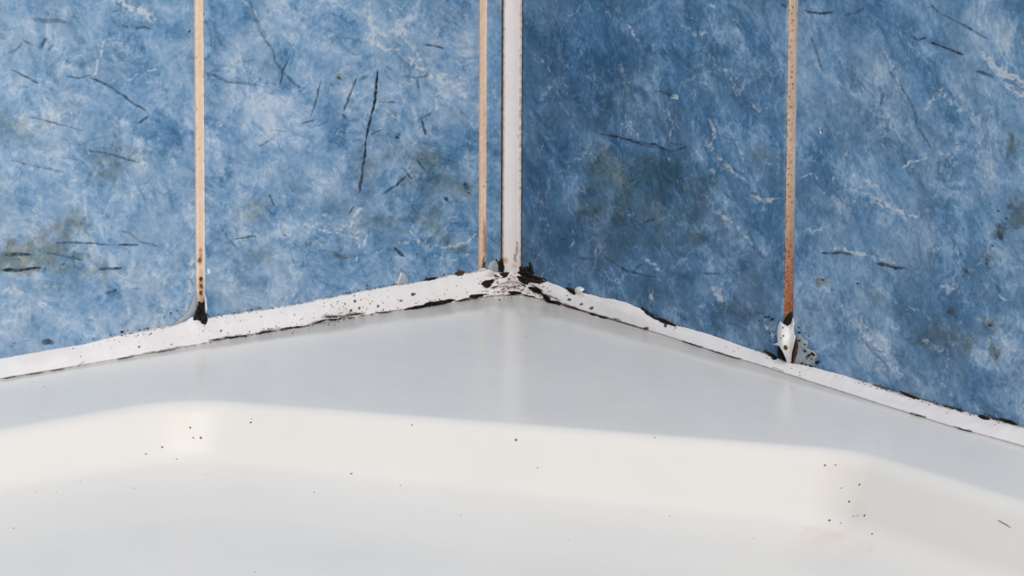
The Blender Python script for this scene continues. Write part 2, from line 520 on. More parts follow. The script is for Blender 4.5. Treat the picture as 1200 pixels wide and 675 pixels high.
# --- marks printed on / worn into the tiles (each given as short polylines on the wall)
WHITE = [
 # left wall
 ([(133,0),(150,8),(165,18),(180,24)],5,.55,4), ([(150,6),(166,12),(178,18)],2,.6,2), ([(126,40),(118,62),(112,85),(108,96)],1.5,.45,1.2),
 ([(185,82),(165,86),(150,95),(144,102)],2,.4,2.5), ([(0,0),(10,12)],2,.4,2), ([(115,48),(122,80)],1,.3,1.5), ([(60,10),(75,18),(88,14)],1.5,.3,2),
 ([(5,140),(40,130),(75,134),(105,130)],3,.35,4), ([(135,158),(140,170),(134,186),(128,200)],1.5,.3,2), ([(30,210),(45,230),(55,240)],2,.3,3),
 ([(5,345),(15,337),(30,345),(45,355),(60,360)],3,.45,2.5), ([(20,340),(60,335),(95,338)],2,.35,4), ([(148,350),(152,365),(147,378)],2,.35,2),
 ([(225,300),(226,325),(222,350),(215,370)],9,.42,5), ([(175,225),(190,240),(200,250)],1.2,.3,2), ([(60,102),(54,95),(45,102)],1.2,.3,2),
 ([(285,0),(296,10),(300,20)],2.5,.45,2), ([(262,105),(275,100),(292,104)],1.2,.35,1.5), ([(240,150),(265,147),(290,150)],6,.32,6),
 ([(250,180),(270,195),(290,190)],3,.3,4), ([(430,5),(433,25),(440,38),(432,47)],4,.55,4), ([(440,35),(452,42),(468,38),(480,28)],3,.5,3),
 ([(455,10),(470,28),(478,48),(492,70)],2.5,.5,2.5), ([(432,46),(448,56),(465,58)],3,.5,3), ([(480,70),(500,85),(520,92),(532,98),(545,112)],4,.55,3.5),
 ([(495,78),(520,86),(546,92)],1.4,.45,1.5), ([(516,100),(512,115),(513,128)],2,.5,2), ([(532,90),(538,98),(530,102),(526,95),(533,90)],1.5,.5,1.5),
 ([(370,54),(382,46),(396,36)],4,.4,3), ([(405,112),(420,122),(438,134)],5,.35,4), ([(400,105),(430,112),(450,125),(475,150)],1.4,.4,1.5),
 ([(445,150),(462,175),(478,198),(484,210)],1.4,.5,1.4), ([(500,170),(515,185),(525,200)],1.2,.35,1.5), ([(325,28),(340,50),(352,62)],1.2,.35,1.5),
 ([(300,120),(330,122),(355,128)],7,.22,8), ([(300,185),(330,190),(350,205),(370,215)],6,.26,7), ([(300,150),(322,170),(345,178)],1.4,.4,1.5),
 ([(390,8),(410,2)],3,.35,3), ([(500,15),(530,10),(550,20)],2,.32,3), ([(503,215),(520,225),(530,215)],1.4,.35,1.5), ([(548,135),(556,150),(562,148)],1.5,.35,2),
 ([(355,264),(378,266),(405,268),(432,274)],5,.42,4), ([(358,262),(385,272),(420,280)],1.4,.5,1.3), ([(408,268),(416,252),(426,240)],1.6,.5,1.5), ([(432,274),(424,290),(418,304)],2,.5,2),
 ([(418,275),(422,288),(430,296)],4,.45,4), ([(480,272),(495,286),(520,290),(545,286),(558,276)],1.6,.5,1.4), ([(510,300),(530,304),(552,298)],1.5,.45,1.4), ([(515,262),(530,254),(548,258)],1.3,.4,1.3),
 ([(338,305),(345,322),(344,345)],4,.4,5), ([(255,345),(285,338),(305,342)],5,.35,6), ([(270,330),(290,312)],3,.35,3), ([(320,300),(340,305),(352,312)],2,.35,3), ([(440,296),(460,288),(485,282)],1.6,.35,1.8),
 ([(250,245),(262,232),(270,250),(262,262)],1.5,.3,2), ([(310,340),(335,350)],3,.3,4), ([(575,95),(580,115)],1.5,.4,2), ([(577,245),(583,255)],2,.35,2),
 # right wall
 ([(612,30),(628,28),(642,25)],1.5,.4,1.5), ([(626,65),(640,72),(644,85)],5,.3,5), ([(655,65),(664,78),(668,84)],2.5,.32,3), ([(640,105),(650,98),(632,120)],3,.28,3),
 ([(735,30),(742,38),(752,52)],1.5,.45,1.5), ([(780,35),(800,30),(815,40),(828,38)],3,.34,3), ([(840,60),(870,55),(895,58)],4,.26,5), ([(735,140),(738,150),(748,158)],4,.4,4),
 ([(832,140),(838,155),(830,170),(845,185),(858,200),(874,212)],3,.42,3), ([(850,150),(862,165),(870,185),(872,210)],1.4,.4,1.6), ([(815,178),(826,190),(838,205)],2,.35,2.4), ([(775,168),(782,182),(790,195)],1.4,.35,1.8),
 ([(738,97),(752,90),(770,84)],1.4,.32,1.8), ([(788,112),(792,116)],2.5,.7,1.2), ([(820,95),(832,105),(836,122)],3,.3,4), ([(880,120),(888,130),(898,125)],2,.42,2), ([(790,5),(795,18)],3,.32,3), ([(831,5),(838,8)],2,.5,1.2),
 ([(833,240),(850,256),(868,272),(884,290)],7,.34,5), ([(836,244),(862,262),(880,285)],1.4,.45,1.5), ([(838,336),(844,346),(850,352)],5,.55,2.5), ([(762,338),(764,350),(766,358)],2,.45,1.4), ([(752,300),(766,310),(772,320)],2,.42,2),
 ([(722,245),(732,252),(744,250)],3,.32,3), ([(628,232),(640,245)],2,.3,2.5), ([(668,290),(676,280),(670,268)],1.5,.3,2), ([(783,355),(790,365)],4,.28,4), ([(705,318),(735,335)],3,.24,4), ([(850,310),(880,330),(900,340)],3,.26,4),
 ([(880,230),(900,234),(912,232)],3,.42,2.5), ([(897,380),(903,390),(908,398)],7,.4,4), ([(896,386),(906,388)],2,.5,2), ([(640,200),(665,190),(690,195)],2,.22,3),
 ([(1152,62),(1160,72),(1166,80),(1180,84),(1200,98)],4,.72,2.2), ([(1178,100),(1190,106),(1200,113)],4,.7,2), ([(1100,106),(1112,114),(1128,130)],6,.42,4), ([(1036,62),(1048,80),(1054,100),(1060,122)],5,.42,5),
 ([(1085,128),(1096,112),(1104,104)],3,.42,3), ([(1058,198),(1068,190),(1085,186)],1.6,.6,1.2), ([(1098,180),(1112,182),(1122,192)],2.4,.5,2), ([(950,40),(956,55),(962,80)],4,.34,4), ([(975,95),(990,110),(1015,112),(1030,105)],2.4,.34,2.4),
 ([(1000,205),(1018,212),(1030,222)],2,.45,2), ([(936,210),(950,202),(960,212)],1.5,.42,1.6), ([(1135,130),(1148,140)],5,.34,5), ([(1180,50),(1195,58)],4,.3,5), ([(1160,190),(1152,215),(1150,235)],1.5,.36,1.6), ([(940,145),(975,160)],1.2,.22,1.5),
 ([(1012,226),(1032,236),(1050,246),(1062,254),(1078,254)],4,.52,2.4), ([(1018,228),(1040,246)],1.4,.5,1.4), ([(1100,265),(1120,275),(1140,290),(1160,300)],2.4,.34,3), ([(936,262),(952,272),(968,266)],5,.42,3.5), ([(975,232),(984,240),(985,250)],4,.42,3.5),
 ([(980,290),(1000,296),(1030,302),(1050,308)],3,.42,3), ([(1004,374),(1014,392),(1030,408),(1042,424),(1052,440)],8,.48,4), ([(1008,378),(1030,394),(1052,408)],1.6,.45,1.6), ([(1080,398),(1096,406),(1112,414)],5,.42,3), ([(1172,396),(1180,410),(1190,430)],1.6,.34,1.8),
 ([(1156,398),(1168,394)],3,.45,2), ([(1138,418),(1142,405),(1150,398)],1.6,.4,1.6), ([(1044,300),(1052,325),(1040,345)],2,.34,3), ([(1105,335),(1118,338)],2,.42,2), ([(1170,345),(1180,352)],2,.45,1.6), ([(1030,345),(1060,358),(1076,362)],1.4,.34,1.4),
 ([(1110,425),(1104,450),(1120,470)],2,.34,2.5), ([(950,320),(975,345),(1000,360)],8,.2,8), ([(1060,440),(1090,455)],5,.24,6), ([(1110,330),(1112,345)],2,.34,2),
]
DARK = [
 # left wall
 ([(37,22),(52,25),(68,24),(81,28)],3,.55,2), ([(83,20),(94,21)],1.5,.5,1.5), ([(143,30),(150,32)],2.5,.65,1.5), ([(160,33),(170,32),(176,34)],2,.65,1.2), ([(131,14),(141,11)],1.5,.5,1.4),
 ([(26,46),(39,54)],1.6,.65,1), ([(26,51),(20,58),(10,63)],1.8,.55,1), ([(54,45),(46,57)],3.2,.65,1.6), ([(62,52),(56,60)],2.2,.6,1.2), ([(14,82),(30,90),(45,98)],2,.7,1.1), ([(78,89),(92,91),(107,88)],1.6,.7,1),
 ([(106,91),(125,99),(146,113),(157,122),(171,129)],2,.75,1.1), ([(155,120),(163,124),(172,131)],1.4,.5,1), ([(174,136),(163,144)],2,.75,1), ([(163,144),(150,143)],1,.5,1), ([(137,139),(141,140)],2,.5,1), ([(35,137),(55,142),(97,153)],1.4,.6,1), ([(103,176),(130,181),(163,191)],1.6,.65,1),
 ([(28,160),(47,161)],1,.4,1), ([(72,163),(79,164)],1.2,.5,1), ([(14,188),(35,193),(75,202)],1.8,.5,1.6), ([(60,206),(85,224)],1.5,.4,2), ([(6,172),(15,176)],3,.35,3), ([(222,36),(223,38)],3.5,.75,.8), ([(246,52),(247,54)],2.5,.6,1), ([(204,66),(207,67)],2,.5,1), ([(197,70),(199,71)],2,.45,1),
 ([(92,50),(93,51)],4,.5,1.5), ([(228,67),(231,70)],2,.6,1), ([(213,87),(230,84)],2,.35,2), ([(242,86),(254,89),(266,96),(300,99)],2,.62,1.3), ([(240,70),(246,66)],2,.5,1.5), ([(283,72),(298,70)],1.3,.5,1), ([(287,75),(290,92)],1,.4,1), ([(293,0),(298,18),(312,42)],2,.5,1.6),
 ([(250,172),(262,182),(280,190),(298,196)],1.3,.4,1.2), ([(245,150),(255,140)],1.2,.35,1.4), ([(245,218),(255,222)],3,.35,3), ([(268,205),(285,218),(296,226)],1.2,.35,1.2), ([(0,317),(25,316),(48,314)],2.6,.95,1), ([(6,299),(20,298),(37,298)],2.4,.8,1.2), ([(55,297),(66,298),(95,305)],1.8,.7,1.1), ([(65,285),(85,284),(107,285),(130,287)],1.5,.7,1), ([(138,287),(162,287)],2,.85,.9),
 ([(116,316),(128,315),(143,314)],2.4,.8,1), ([(125,343),(137,340)],2.6,.75,1), ([(71,310),(74,310)],2,.6,1), ([(138,270),(150,272),(165,283),(186,289)],1.7,.55,1.2), ([(112,240),(120,252)],1.2,.3,1.4), ([(126,292),(140,302)],1.2,.4,1.2), ([(110,240),(130,256),(160,252)],1.1,.35,1), ([(185,320),(172,336)],1.1,.35,1), ([(195,330),(205,315)],1,.3,1),
 ([(140,325),(152,330)],1.3,.5,1), ([(20,230),(28,258)],1.2,.3,1.4), ([(50,402),(57,400),(63,402)],4,.75,1.3), ([(0,364),(2,362)],3,.55,1.2), ([(258,265),(268,280),(278,292)],1.3,.6,1), ([(276,280),(288,278),(300,277)],1.3,.65,1), ([(250,240),(256,225)],1.2,.35,1.2), ([(280,240),(296,258)],1.3,.35,1.2), ([(285,310),(300,325)],1.3,.4,1.4), ([(268,365),(276,340),(284,325)],1.4,.35,1.4), ([(272,332),(290,318)],1.3,.35,1.2), ([(245,352),(252,344)],1.4,.3,1.4), ([(250,330),(275,331)],1.3,.35,1.3),
 ([(298,22),(308,42),(320,60),(323,72),(331,84),(342,95),(351,103)],2.2,.6,1.6), ([(340,64),(331,84),(328,103)],1.5,.75,.9), ([(376,95),(371,115),(365,136)],1.5,.7,.9), ([(353,145),(369,140)],1.6,.75,.9), ([(372,148),(384,143)],1.5,.65,.9), ([(320,96),(323,99)],1.6,.6,.9), ([(418,91),(411,110),(403,129)],1.6,.72,1), ([(408,114),(403,129)],2.2,.7,1), ([(401,134),(406,139)],2,.7,1),
 ([(442.5,83),(441,100),(439,118),(434,140),(429,163)],2.2,.95,.7), ([(429,163),(427,185),(424,205),(421,226)],2.2,.9,.7), ([(444,119),(463,120)],1.6,.62,1), ([(435,158),(440,155),(447,153)],1.8,.7,.9), ([(448,157),(460,175),(472,192)],1.4,.45,1.2), ([(498,52),(520,56)],1.8,.7,1.1), ([(474,90),(488,91),(503,88)],1.8,.65,1.1), ([(465,65),(482,78),(502,88)],1.3,.4,1.4), ([(489,94),(491,104)],1.8,.85,.8), ([(495,140),(496,150),(499,158)],2,.85,.8), ([(505,132),(493,140)],1.6,.6,1),
 ([(472,197),(483,210)],2,.65,1), ([(489,187),(500,202)],2,.7,1), ([(514,185),(535,190)],1.4,.6,1), ([(475,207),(463,218),(450,227)],2.2,.75,1), ([(396,91),(400,93)],2.2,.55,1), ([(452,78),(461,82)],2,.45,1.6), ([(407,61),(420,65)],2,.45,1.6), ([(304,172),(322,160)],1.4,.55,1), ([(316,152),(336,155)],1.4,.5,1), ([(300,120),(306,118)],1.4,.4,1), ([(338,102),(342,108),(330,100)],1.3,.4,1.2), ([(395,92),(398,100)],1,.3,1), ([(306,100),(312,105)],1.3,.35,1),
 ([(352,124),(365,136)],1.2,.45,1), ([(350,108),(357,104)],1.2,.35,1), ([(300,38),(318,37)],3,.3,3), ([(340,36),(372,38)],6,.28,5), ([(430,70),(440,62)],1.6,.4,1.6), ([(545,214),(548,222)],4,.65,1.8), ([(520,168),(530,176)],1.2,.4,1), ([(540,172),(553,170)],1.4,.45,1.2), ([(500,165),(520,172)],1.1,.35,1),
 ([(315,228),(322,241)],1.8,.7,.9), ([(318,242),(340,243)],1.2,.4,1), ([(330,272),(345,286),(358,297)],1.6,.5,1.2), ([(320,250),(336,270)],1.2,.35,1.2), ([(409,251),(415,242)],2,.7,.9), ([(462,290),(468,296),(473,301)],3.2,.85,1.1), ([(452,291),(458,293)],2.4,.6,1.2), ([(396,299),(408,303)],1.8,.62,1), ([(437,270),(446,273)],3,.45,2), ([(352,272),(360,273)],1.3,.35,1.2), ([(521,231),(525,237)],2.8,.72,1.2), ([(335,310),(345,306)],1.3,.35,1.2), ([(392,310),(404,318)],1.2,.35,1.2), ([(380,345),(392,343)],1.3,.35,1), ([(500,258),(510,262)],1.3,.4,1.2),
 ([(360,240),(372,238)],1.3,.35,1.4), ([(300,260),(312,275)],1.3,.35,1.4), ([(390,218),(404,222)],1.2,.3,1.2), ([(345,178),(352,180)],1.4,.45,1),
 # right wall
 ([(704,157),(730,162),(745,166),(768,169),(786,178),(800,173),(806,172)],1.8,.85,.9), ([(733,163),(750,169),(772,174),(792,182)],1.5,.7,.9), ([(785,168),(800,170)],1.4,.6,1), ([(772,106),(780,109),(789,113)],1.7,.72,.9), ([(775,62),(778,68)],1.6,.5,1.2), ([(780,29),(784,31)],3.2,.5,1.5), ([(797,70),(802,73)],2.6,.45,1.5),
 ([(652,275),(658,280),(663,282)],2.4,.75,.9), ([(680,280),(684,284)],2,.6,1), ([(676,302),(686,303),(697,304)],1.9,.75,.9), ([(710,302),(722,310),(735,318),(752,322),(769,325)],2.2,.82,.9), ([(742,318),(748,312),(753,309)],1.7,.7,.9), ([(752,263),(766,257)],1.8,.75,.9), ([(824,321),(844,321)],1.8,.7,1), ([(847,224),(860,236)],2,.55,1.2), ([(862,300),(884,311)],1.4,.5,1.2), ([(690,130),(705,134),(712,146)],1.4,.3,1.6), ([(720,112),(745,108)],1.2,.35,1.2), ([(880,126),(887,131)],2.2,.6,1), ([(835,115),(842,128)],1.3,.4,1.2), ([(835,155),(850,162),(868,165)],1.3,.5,1.1), ([(846,180),(862,200),(872,206)],1.5,.55,1.1),
 ([(650,312),(656,318)],1.6,.4,1.2), ([(800,255),(812,258)],1.4,.35,1.2), ([(835,365),(850,378)],1.5,.4,1.4), ([(880,227),(888,228)],3,.55,1.2), ([(644,40),(660,60)],6,.22,5), ([(700,60),(712,78)],3,.22,3), ([(885,352),(900,360)],2,.4,1.6), ([(875,228),(895,240)],1.5,.35,1.4), ([(914,5),(922,8)],2.6,.75,1), ([(903,160),(905,162)],2.5,.6,1),
 ([(943,12),(950,15),(962,16),(976,14)],2.4,.8,1), ([(990,18),(1002,15),(1012,10)],2.4,.65,1.3), ([(951,45),(957,62),(960,72),(964,82)],2.4,.66,1.3), ([(963,82),(975,98)],3,.3,2.4), ([(1093,8),(1100,15)],2,.75,1), ([(1102,16),(1126,28),(1140,36),(1158,46)],1.7,.62,1), ([(1128,28),(1140,36)],2.4,.72,.9), ([(1066,42),(1076,47),(1086,44)],2.4,.75,.9), ([(1091,50),(1108,56),(1128,64)],2.4,.85,.9), ([(1030,20),(1050,30),(1066,44)],1.6,.45,1.6), ([(1145,83),(1155,87),(1164,90)],2.4,.75,1), ([(1043,84),(1048,92)],2.6,.7,1),
 ([(1030,102),(1034,113),(1032,124)],3,.62,1.4), ([(1055,100),(1068,122),(1074,136),(1074,147)],2,.66,1.2), ([(1072,130),(1074,143)],3.2,.55,1.4), ([(1075,148),(1085,163),(1091,174)],1.7,.66,1), ([(1102,96),(1096,115)],1.8,.5,1.4), ([(1187,158),(1184,175)],3,.55,2), ([(955,212),(966,225)],2,.5,1.4), ([(1130,115),(1145,110)],2,.35,2), ([(902,159),(905,161)],2,.6,1), ([(950,110),(975,118)],1.4,.3,1.4),
 ([(964,296),(975,297),(986,296),(1000,299)],2.2,.82,.9), ([(1028,309),(1040,311),(1050,314),(1063,314)],2.6,.85,1), ([(973,285),(978,276)],2.2,.45,1.6), ([(1015,278),(1028,290)],1.3,.35,1.4), ([(1113,362),(1117,367)],5,.72,2), ([(1158,378),(1163,382)],6,.55,2.4), ([(1131,316),(1135,320)],3,.5,1.6), ([(1147,231),(1149,234)],3,.5,1.6), ([(1170,272),(1174,281)],5,.85,1.6), ([(1168,262),(1171,268)],4,.6,2), ([(1192,240),(1196,262)],6,.42,4), ([(1154,288),(1152,298)],3,.5,1.8), ([(1155,304),(1158,306)],3,.6,1.2),
 ([(1010,396),(1022,412),(1036,424),(1042,436)],1.6,.55,1.4), ([(985,402),(1005,425),(1012,445)],1.4,.35,1.6), ([(1022,322),(1030,355)],4,.25,3), ([(945,305),(960,315)],2,.4,1.6), ([(1005,333),(1008,336)],4,.45,2), ([(1086,402),(1092,398)],1.6,.45,1.2), ([(1000,420),(1020,440)],1.3,.4,1.3), ([(1120,415),(1130,400)],1.3,.35,1.3), ([(1140,470),(1160,478)],1.6,.4,1.4), ([(1060,395),(1075,405)],1.6,.4,1.6), ([(1100,270),(1125,280),(1140,295)],1.3,.35,1.3), ([(1130,365),(1140,372)],1.6,.35,1.6), ([(1168,425),(1180,445)],1.6,.35,1.6), ([(1170,345),(1188,358)],1.3,.35,1.3),
]
STAIN = [
 # left wall
 (22,304,34,20,.62), (60,290,45,26,.42), (95,318,40,16,.30), (85,262,30,18,.34), (18,150,40,22,.22), (135,195,34,22,.30), (30,316,26,5,.7), (20,298,20,4,.6), (92,300,16,8,.4), (60,340,50,12,.16),
 (490,182,36,26,.36), (505,215,40,22,.34), (498,258,26,24,.40), (445,258,34,12,.34), (465,161,4,5,.75), (540,293,11,6,.85), (523,280,10,8,.45), (397,91,5,5,.4), (545,222,14,12,.4), (300,244,22,18,.22), (305,300,14,14,.3), (430,205,20,22,.2), (362,287,6,4,.4), (402,300,16,6,.35),
 # right wall
 (700,195,14,14,.6), (730,218,26,26,.62), (733,238,16,20,.65), (728,256,20,12,.7), (820,275,22,14,.55), (800,235,50,36,.30), (755,232,75,55,.42), (715,215,34,50,.40), (700,140,30,30,.2), (690,250,20,18,.3), (815,252,14,14,.35), (885,180,16,14,.2), (785,215,12,10,.4), (848,360,12,8,.3), (770,280,30,16,.26),
 (1194,250,14,22,.62), (1172,272,10,12,.7), (1090,388,34,20,.42), (1125,400,26,18,.40), (1160,385,26,18,.36), (1185,175,10,22,.4), (1155,300,12,12,.45), (1166,412,8,14,.6), (1133,317,6,8,.5), (1030,350,20,14,.2), (962,330,8,6,.5), (880,368,16,7,.5), (1060,360,34,18,.25), (1115,366,8,8,.6),
]
TONE = [
 # broad clouds of the print: + paler, - deeper
 (60,110,110,50,.06), (120,40,90,40,.02), (180,330,70,70,-.08), (60,370,80,50,.04), (140,100,60,50,-.04), (205,150,40,70,-.06), (190,225,60,40,.03),
 (300,130,70,60,.09), (330,195,70,50,.10), (300,40,60,50,.06), (420,60,60,50,.10), (390,20,60,30,-.08), (520,110,50,50,.12), (470,120,50,40,-.06), (440,190,60,50,-.08), (400,160,60,60,-.03), (520,40,60,40,.02), (330,260,60,50,-.06), (270,290,40,60,-.10), (430,270,60,30,.12), (380,330,70,40,.02), (300,345,60,30,.12), (510,270,60,50,-.05), (540,200,40,60,-.05), (470,310,60,25,.02), (380,245,50,30,-.1),
 (645,60,60,80,-.16), (690,110,70,60,-.20), (640,200,60,80,-.14), (720,70,60,60,-.10), (790,50,60,50,.05), (850,60,60,60,.06), (840,180,60,60,.06), (740,150,50,40,.00), (700,280,80,60,-.12), (800,300,70,50,-.06), (640,290,50,60,-.10), (870,270,50,60,.04), (800,120,50,50,-.06), (870,370,60,50,-.02), (780,230,60,40,-.08),
 (1040,90,70,60,.10), (960,60,40,60,.04), (990,150,70,60,-.12), (1130,110,60,50,.08), (1090,190,80,40,-.06), (1000,20,70,30,-.06), (1150,30,70,40,.02), (975,290,50,60,.06), (1040,300,60,40,.06), (1100,240,80,50,-.08), (1030,400,60,50,.04), (1110,350,80,60,-.10), (1150,440,60,40,-.04), (960,400,50,40,-.03), (1180,320,50,60,-.03), (960,200,40,60,-.1), (1080,420,60,40,-.1),
]
MOULD_DOTS = [(200,367,2.2),(193,372,1.6),(205,373,1.4),(186,378,1.5),(173,385,2.6),(164,387,2.6),(178,389,1.6),(143,389,3),(109,397,2),(95,398,1.6),(130,392,1.5),(208,364,1.6),(215,360,1.3),(150,387,1.6),
              (255,370,2),(262,368,1.4),(275,367,2),(295,363,1.8),(305,361,2),(290,364,1.4),(410,343,1.5),(420,341,1.6),(430,338,1.4),(445,336,1.4),(462,333,2.2),(500,326,2),(520,322,2),(538,318,2.2),(350,354,1.3),(370,350,1.3),(390,348,1.5),
              (1133,318,2.4),(1127,324,1.8),(1150,262,1.6),(1158,250,1.8),(1146,236,1.5),(1170,247,2.2),(1180,256,2.0),(1186,240,1.6),(1178,268,1.8),(1163,288,2.0),(1156,309,2.2),(1150,330,1.8),(1141,345,1.6),(1112,366,2.6),(1120,372,1.6),(1098,380,1.5),(1160,381,3),(1154,372,1.6),(1172,352,1.8),(1165,408,2.2),(1168,418,1.8),(1005,332,2.4),(964,328,2.2),(975,340,1.6),(1090,398,1.6),
              (735,250,1.6),(722,236,1.4),(742,262,1.3),(818,274,1.8),(826,283,1.4),(810,262,1.3),(728,206,1.5),(702,188,1.6),(545,216,2.4),(549,226,1.8),(523,234,2.2),(465,161,2.4),(397,91,2),(490,182,1.4),(440,205,1.2),(22,304,1.4),(40,310,1.3),(75,309,1.6),(86,300,1.4),
              (936,384,2.2),(943,390,1.6),(938,398,2),(943,403,2.2),(948,394,1.5),(951,410,1.8),(955,416,3),(957,425,3),(947,418,1.8),(940,412,2.4),(944,425,2),(938,424,2.2),(950,428,1.6),(897,372,2.6),(904,375,2.6),(890,376,2)]

def paint_tile(uv, d, w, st, tn):
    lo, hi = uv.min(0), uv.max(0)
    def inside(pts, pad=30):
        p = np.array(pts)
        return p[:, 0].max() > lo[0] - pad and p[:, 0].min() < hi[0] + pad
    for pts, wd, s, soft in WHITE:
        if not inside(pts): continue
        rr = np.random.default_rng(int(pts[0][0] * 7 + pts[0][1]))
        stroke(w, uv, pts, wd * 1.5, s * 0.85, soft * 2.6, 0.5, True, 3.5)
        for q in range(1 if wd < 2 else 3):
            sh = rr.normal(0, 0.35 * wd, 2) if q else np.zeros(2)
            stroke(w, uv, [(x + sh[0] + rr.normal(0, .5), y + sh[1] + rr.normal(0, .5)) for x, y in pts], min(wd, 1.5), s * 1.35, 1.1, 0.6, True, 2.4)
    for pts, wd, s, soft in DARK:
        if inside(pts): stroke(d, uv, pts, wd * 1.08, s, soft * 1.15, 0.30, True, 0.9)
    for x, y, rx, ry, s in STAIN:
        blob(st, uv, x, y, rx * 1.25, ry * 1.25, s, 1.0, 0.8, 0, 0.7)
    for x, y, rx, ry, s in TONE:
        blob(tn, uv, x, y, rx, ry, s, 1.0, 0.35, 0, 0.6, add=True)
    for x, y, r in MOULD_DOTS:
        blob(d, uv, x, y, r, r * 0.75, 0.9, 0.5, 0.5, 0.2, 0.6)
    # faint scratches and wisps between the main marks
    rs = np.random.default_rng(int(abs(hi[0])) + 11)
    area_px = (hi[0] - lo[0]) * (min(hi[1], 500) - max(lo[1], 0))
    for i in range(int(area_px / 1500)):
        x, y = rs.uniform(lo[0], hi[0]), rs.uniform(max(lo[1], -20), min(hi[1], 500))
        a = rs.choice([rs.normal(.45, .35), rs.normal(-1.0, .35), rs.normal(1.2, .3)], p=[.6, .25, .15])
        l = rs.uniform(8, 26)
        p1 = (x + l * math.cos(a), y + l * math.sin(a)); pm = ((x + p1[0]) / 2 + rs.normal(0, 2), (y + p1[1]) / 2 + rs.normal(0, 2))
        if rs.random() < 0.5:
            stroke(d, uv, [(x, y), pm, p1], rs.uniform(.5, 1.3), rs.uniform(.18, .42), rs.uniform(.8, 1.6), .6, True, 1.6)
        else:
            stroke(w, uv, [(x, y), pm, p1], rs.uniform(.8, 3.5), rs.uniform(.2, .5), rs.uniform(1, 4), .6, True, 2.6)
    # a scatter of small pale and dark flecks all over the print
    r = np.random.default_rng(int(abs(lo[0])) + 3)
    n = int((hi[0] - lo[0]) * (hi[1] - lo[1]) / 900)
    for i in range(n):
        x, y = r.uniform(lo[0], hi[0]), r.uniform(lo[1], hi[1])
        if r.random() < 0.6:
            blob(w, uv, x, y, r.uniform(.8, 1.7), None, r.uniform(.25, .6), 0.7, 0.4)
        else:
            blob(d, uv, x, y, r.uniform(.7, 1.5), None, r.uniform(.2, .5), 0.7, 0.4)

DSL, DSR, DZ = 0.00046, 0.00058, 0.00038
vis = 0.172
def course(side, spans, parent, z0, z1, dense):
    for (a, b, dn) in spans:
        if dn and dense:
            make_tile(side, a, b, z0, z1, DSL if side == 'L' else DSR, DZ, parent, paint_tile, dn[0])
        else:
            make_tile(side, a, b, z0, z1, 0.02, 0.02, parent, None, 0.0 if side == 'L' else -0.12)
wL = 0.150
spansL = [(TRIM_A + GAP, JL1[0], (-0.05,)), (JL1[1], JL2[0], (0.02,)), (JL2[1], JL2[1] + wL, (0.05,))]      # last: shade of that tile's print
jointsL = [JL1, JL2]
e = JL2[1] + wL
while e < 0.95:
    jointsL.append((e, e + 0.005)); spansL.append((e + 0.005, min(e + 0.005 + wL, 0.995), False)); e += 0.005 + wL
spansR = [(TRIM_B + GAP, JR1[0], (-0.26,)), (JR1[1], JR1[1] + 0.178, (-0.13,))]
jointsR = [JR1]
e = JR1[1] + 0.178
while e < 0.95:
    jointsR.append((e, e + 0.006)); spansR.append((e + 0.006, min(e + 0.006 + 0.178, 0.995), False)); e += 0.006 + 0.178
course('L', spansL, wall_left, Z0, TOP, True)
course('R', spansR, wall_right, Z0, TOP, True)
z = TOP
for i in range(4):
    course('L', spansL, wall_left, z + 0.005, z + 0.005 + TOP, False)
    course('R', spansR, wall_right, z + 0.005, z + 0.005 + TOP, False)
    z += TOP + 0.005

# --- grout joints
def grout(side, s0, s1, mat, parent, paint=None, fine=True):
    n, mz = (14, 520) if fine else (3, 8)
    ss = np.linspace(s0 - 0.0002, s1 + 0.0002, n); zz = np.linspace(Z0, 1.15 if not fine else TOP + 0.004, mz)
    A, B = np.meshgrid(ss, zz, indexing='ij')
    t = np.linspace(-1, 1, n)[:, None] * np.ones_like(B)
    off = -0.0009 - 0.0004 * t ** 2 * 0 - 0.0006 * (1 - t ** 2)
    if fine:
        off = off + (fbm(A * 1800, B * 900, 3) - 0.5) * 0.0005
    P = np.stack([-A, -off, B], -1) if side == 'L' else np.stack([-off, -A, B], -1)
    if side == 'L':
        P = P[::-1]
    o = fast_grid('grout_joint', P, mat, parent, smooth=True)
    # give it depth: back edge
    V = P.reshape(-1, 3); uv = to_px(V)
    d = np.zeros(len(V)); w = d.copy(); st = d.copy(); tn = d.copy()
    if paint: paint(uv, d, w, st, tn)
    set_marks(o, d, w, st, tn)
    return o
def g_left(uv, d, w, st, tn):
    stroke(w, uv, [(230.2, 0), (231.7, 378)], 2.0, 1, .8, .2, False, .3)
    stroke(w, uv, [(239.5, 0), (240.4, 378)], 2.0, 1, .8, .2, False, .3)
    stroke(d, uv, [(229.3, 0), (230.5, 378)], .6, .35, .5, .9, False, .2)
    blob(st, uv, 235, 300, 4, 14, .8, .9); blob(d, uv, 234, 305, 3.2, 5, .75, .7); blob(d, uv, 235.5, 293, 1.5, 2.5, .5, .8)
    for y in (327, 335, 343): blob(d, uv, 235.5, y, 3, 4, .95, .6)
    blob(st, uv, 236, 340, 5, 34, .6, .9); blob(d, uv, 236, 368, 7, 16, 1, .3)
    for x, y in ((230, 68), (238, 90), (231, 150), (233, 175), (231, 128)): blob(d, uv, x, y, 1, 1.6, .6)
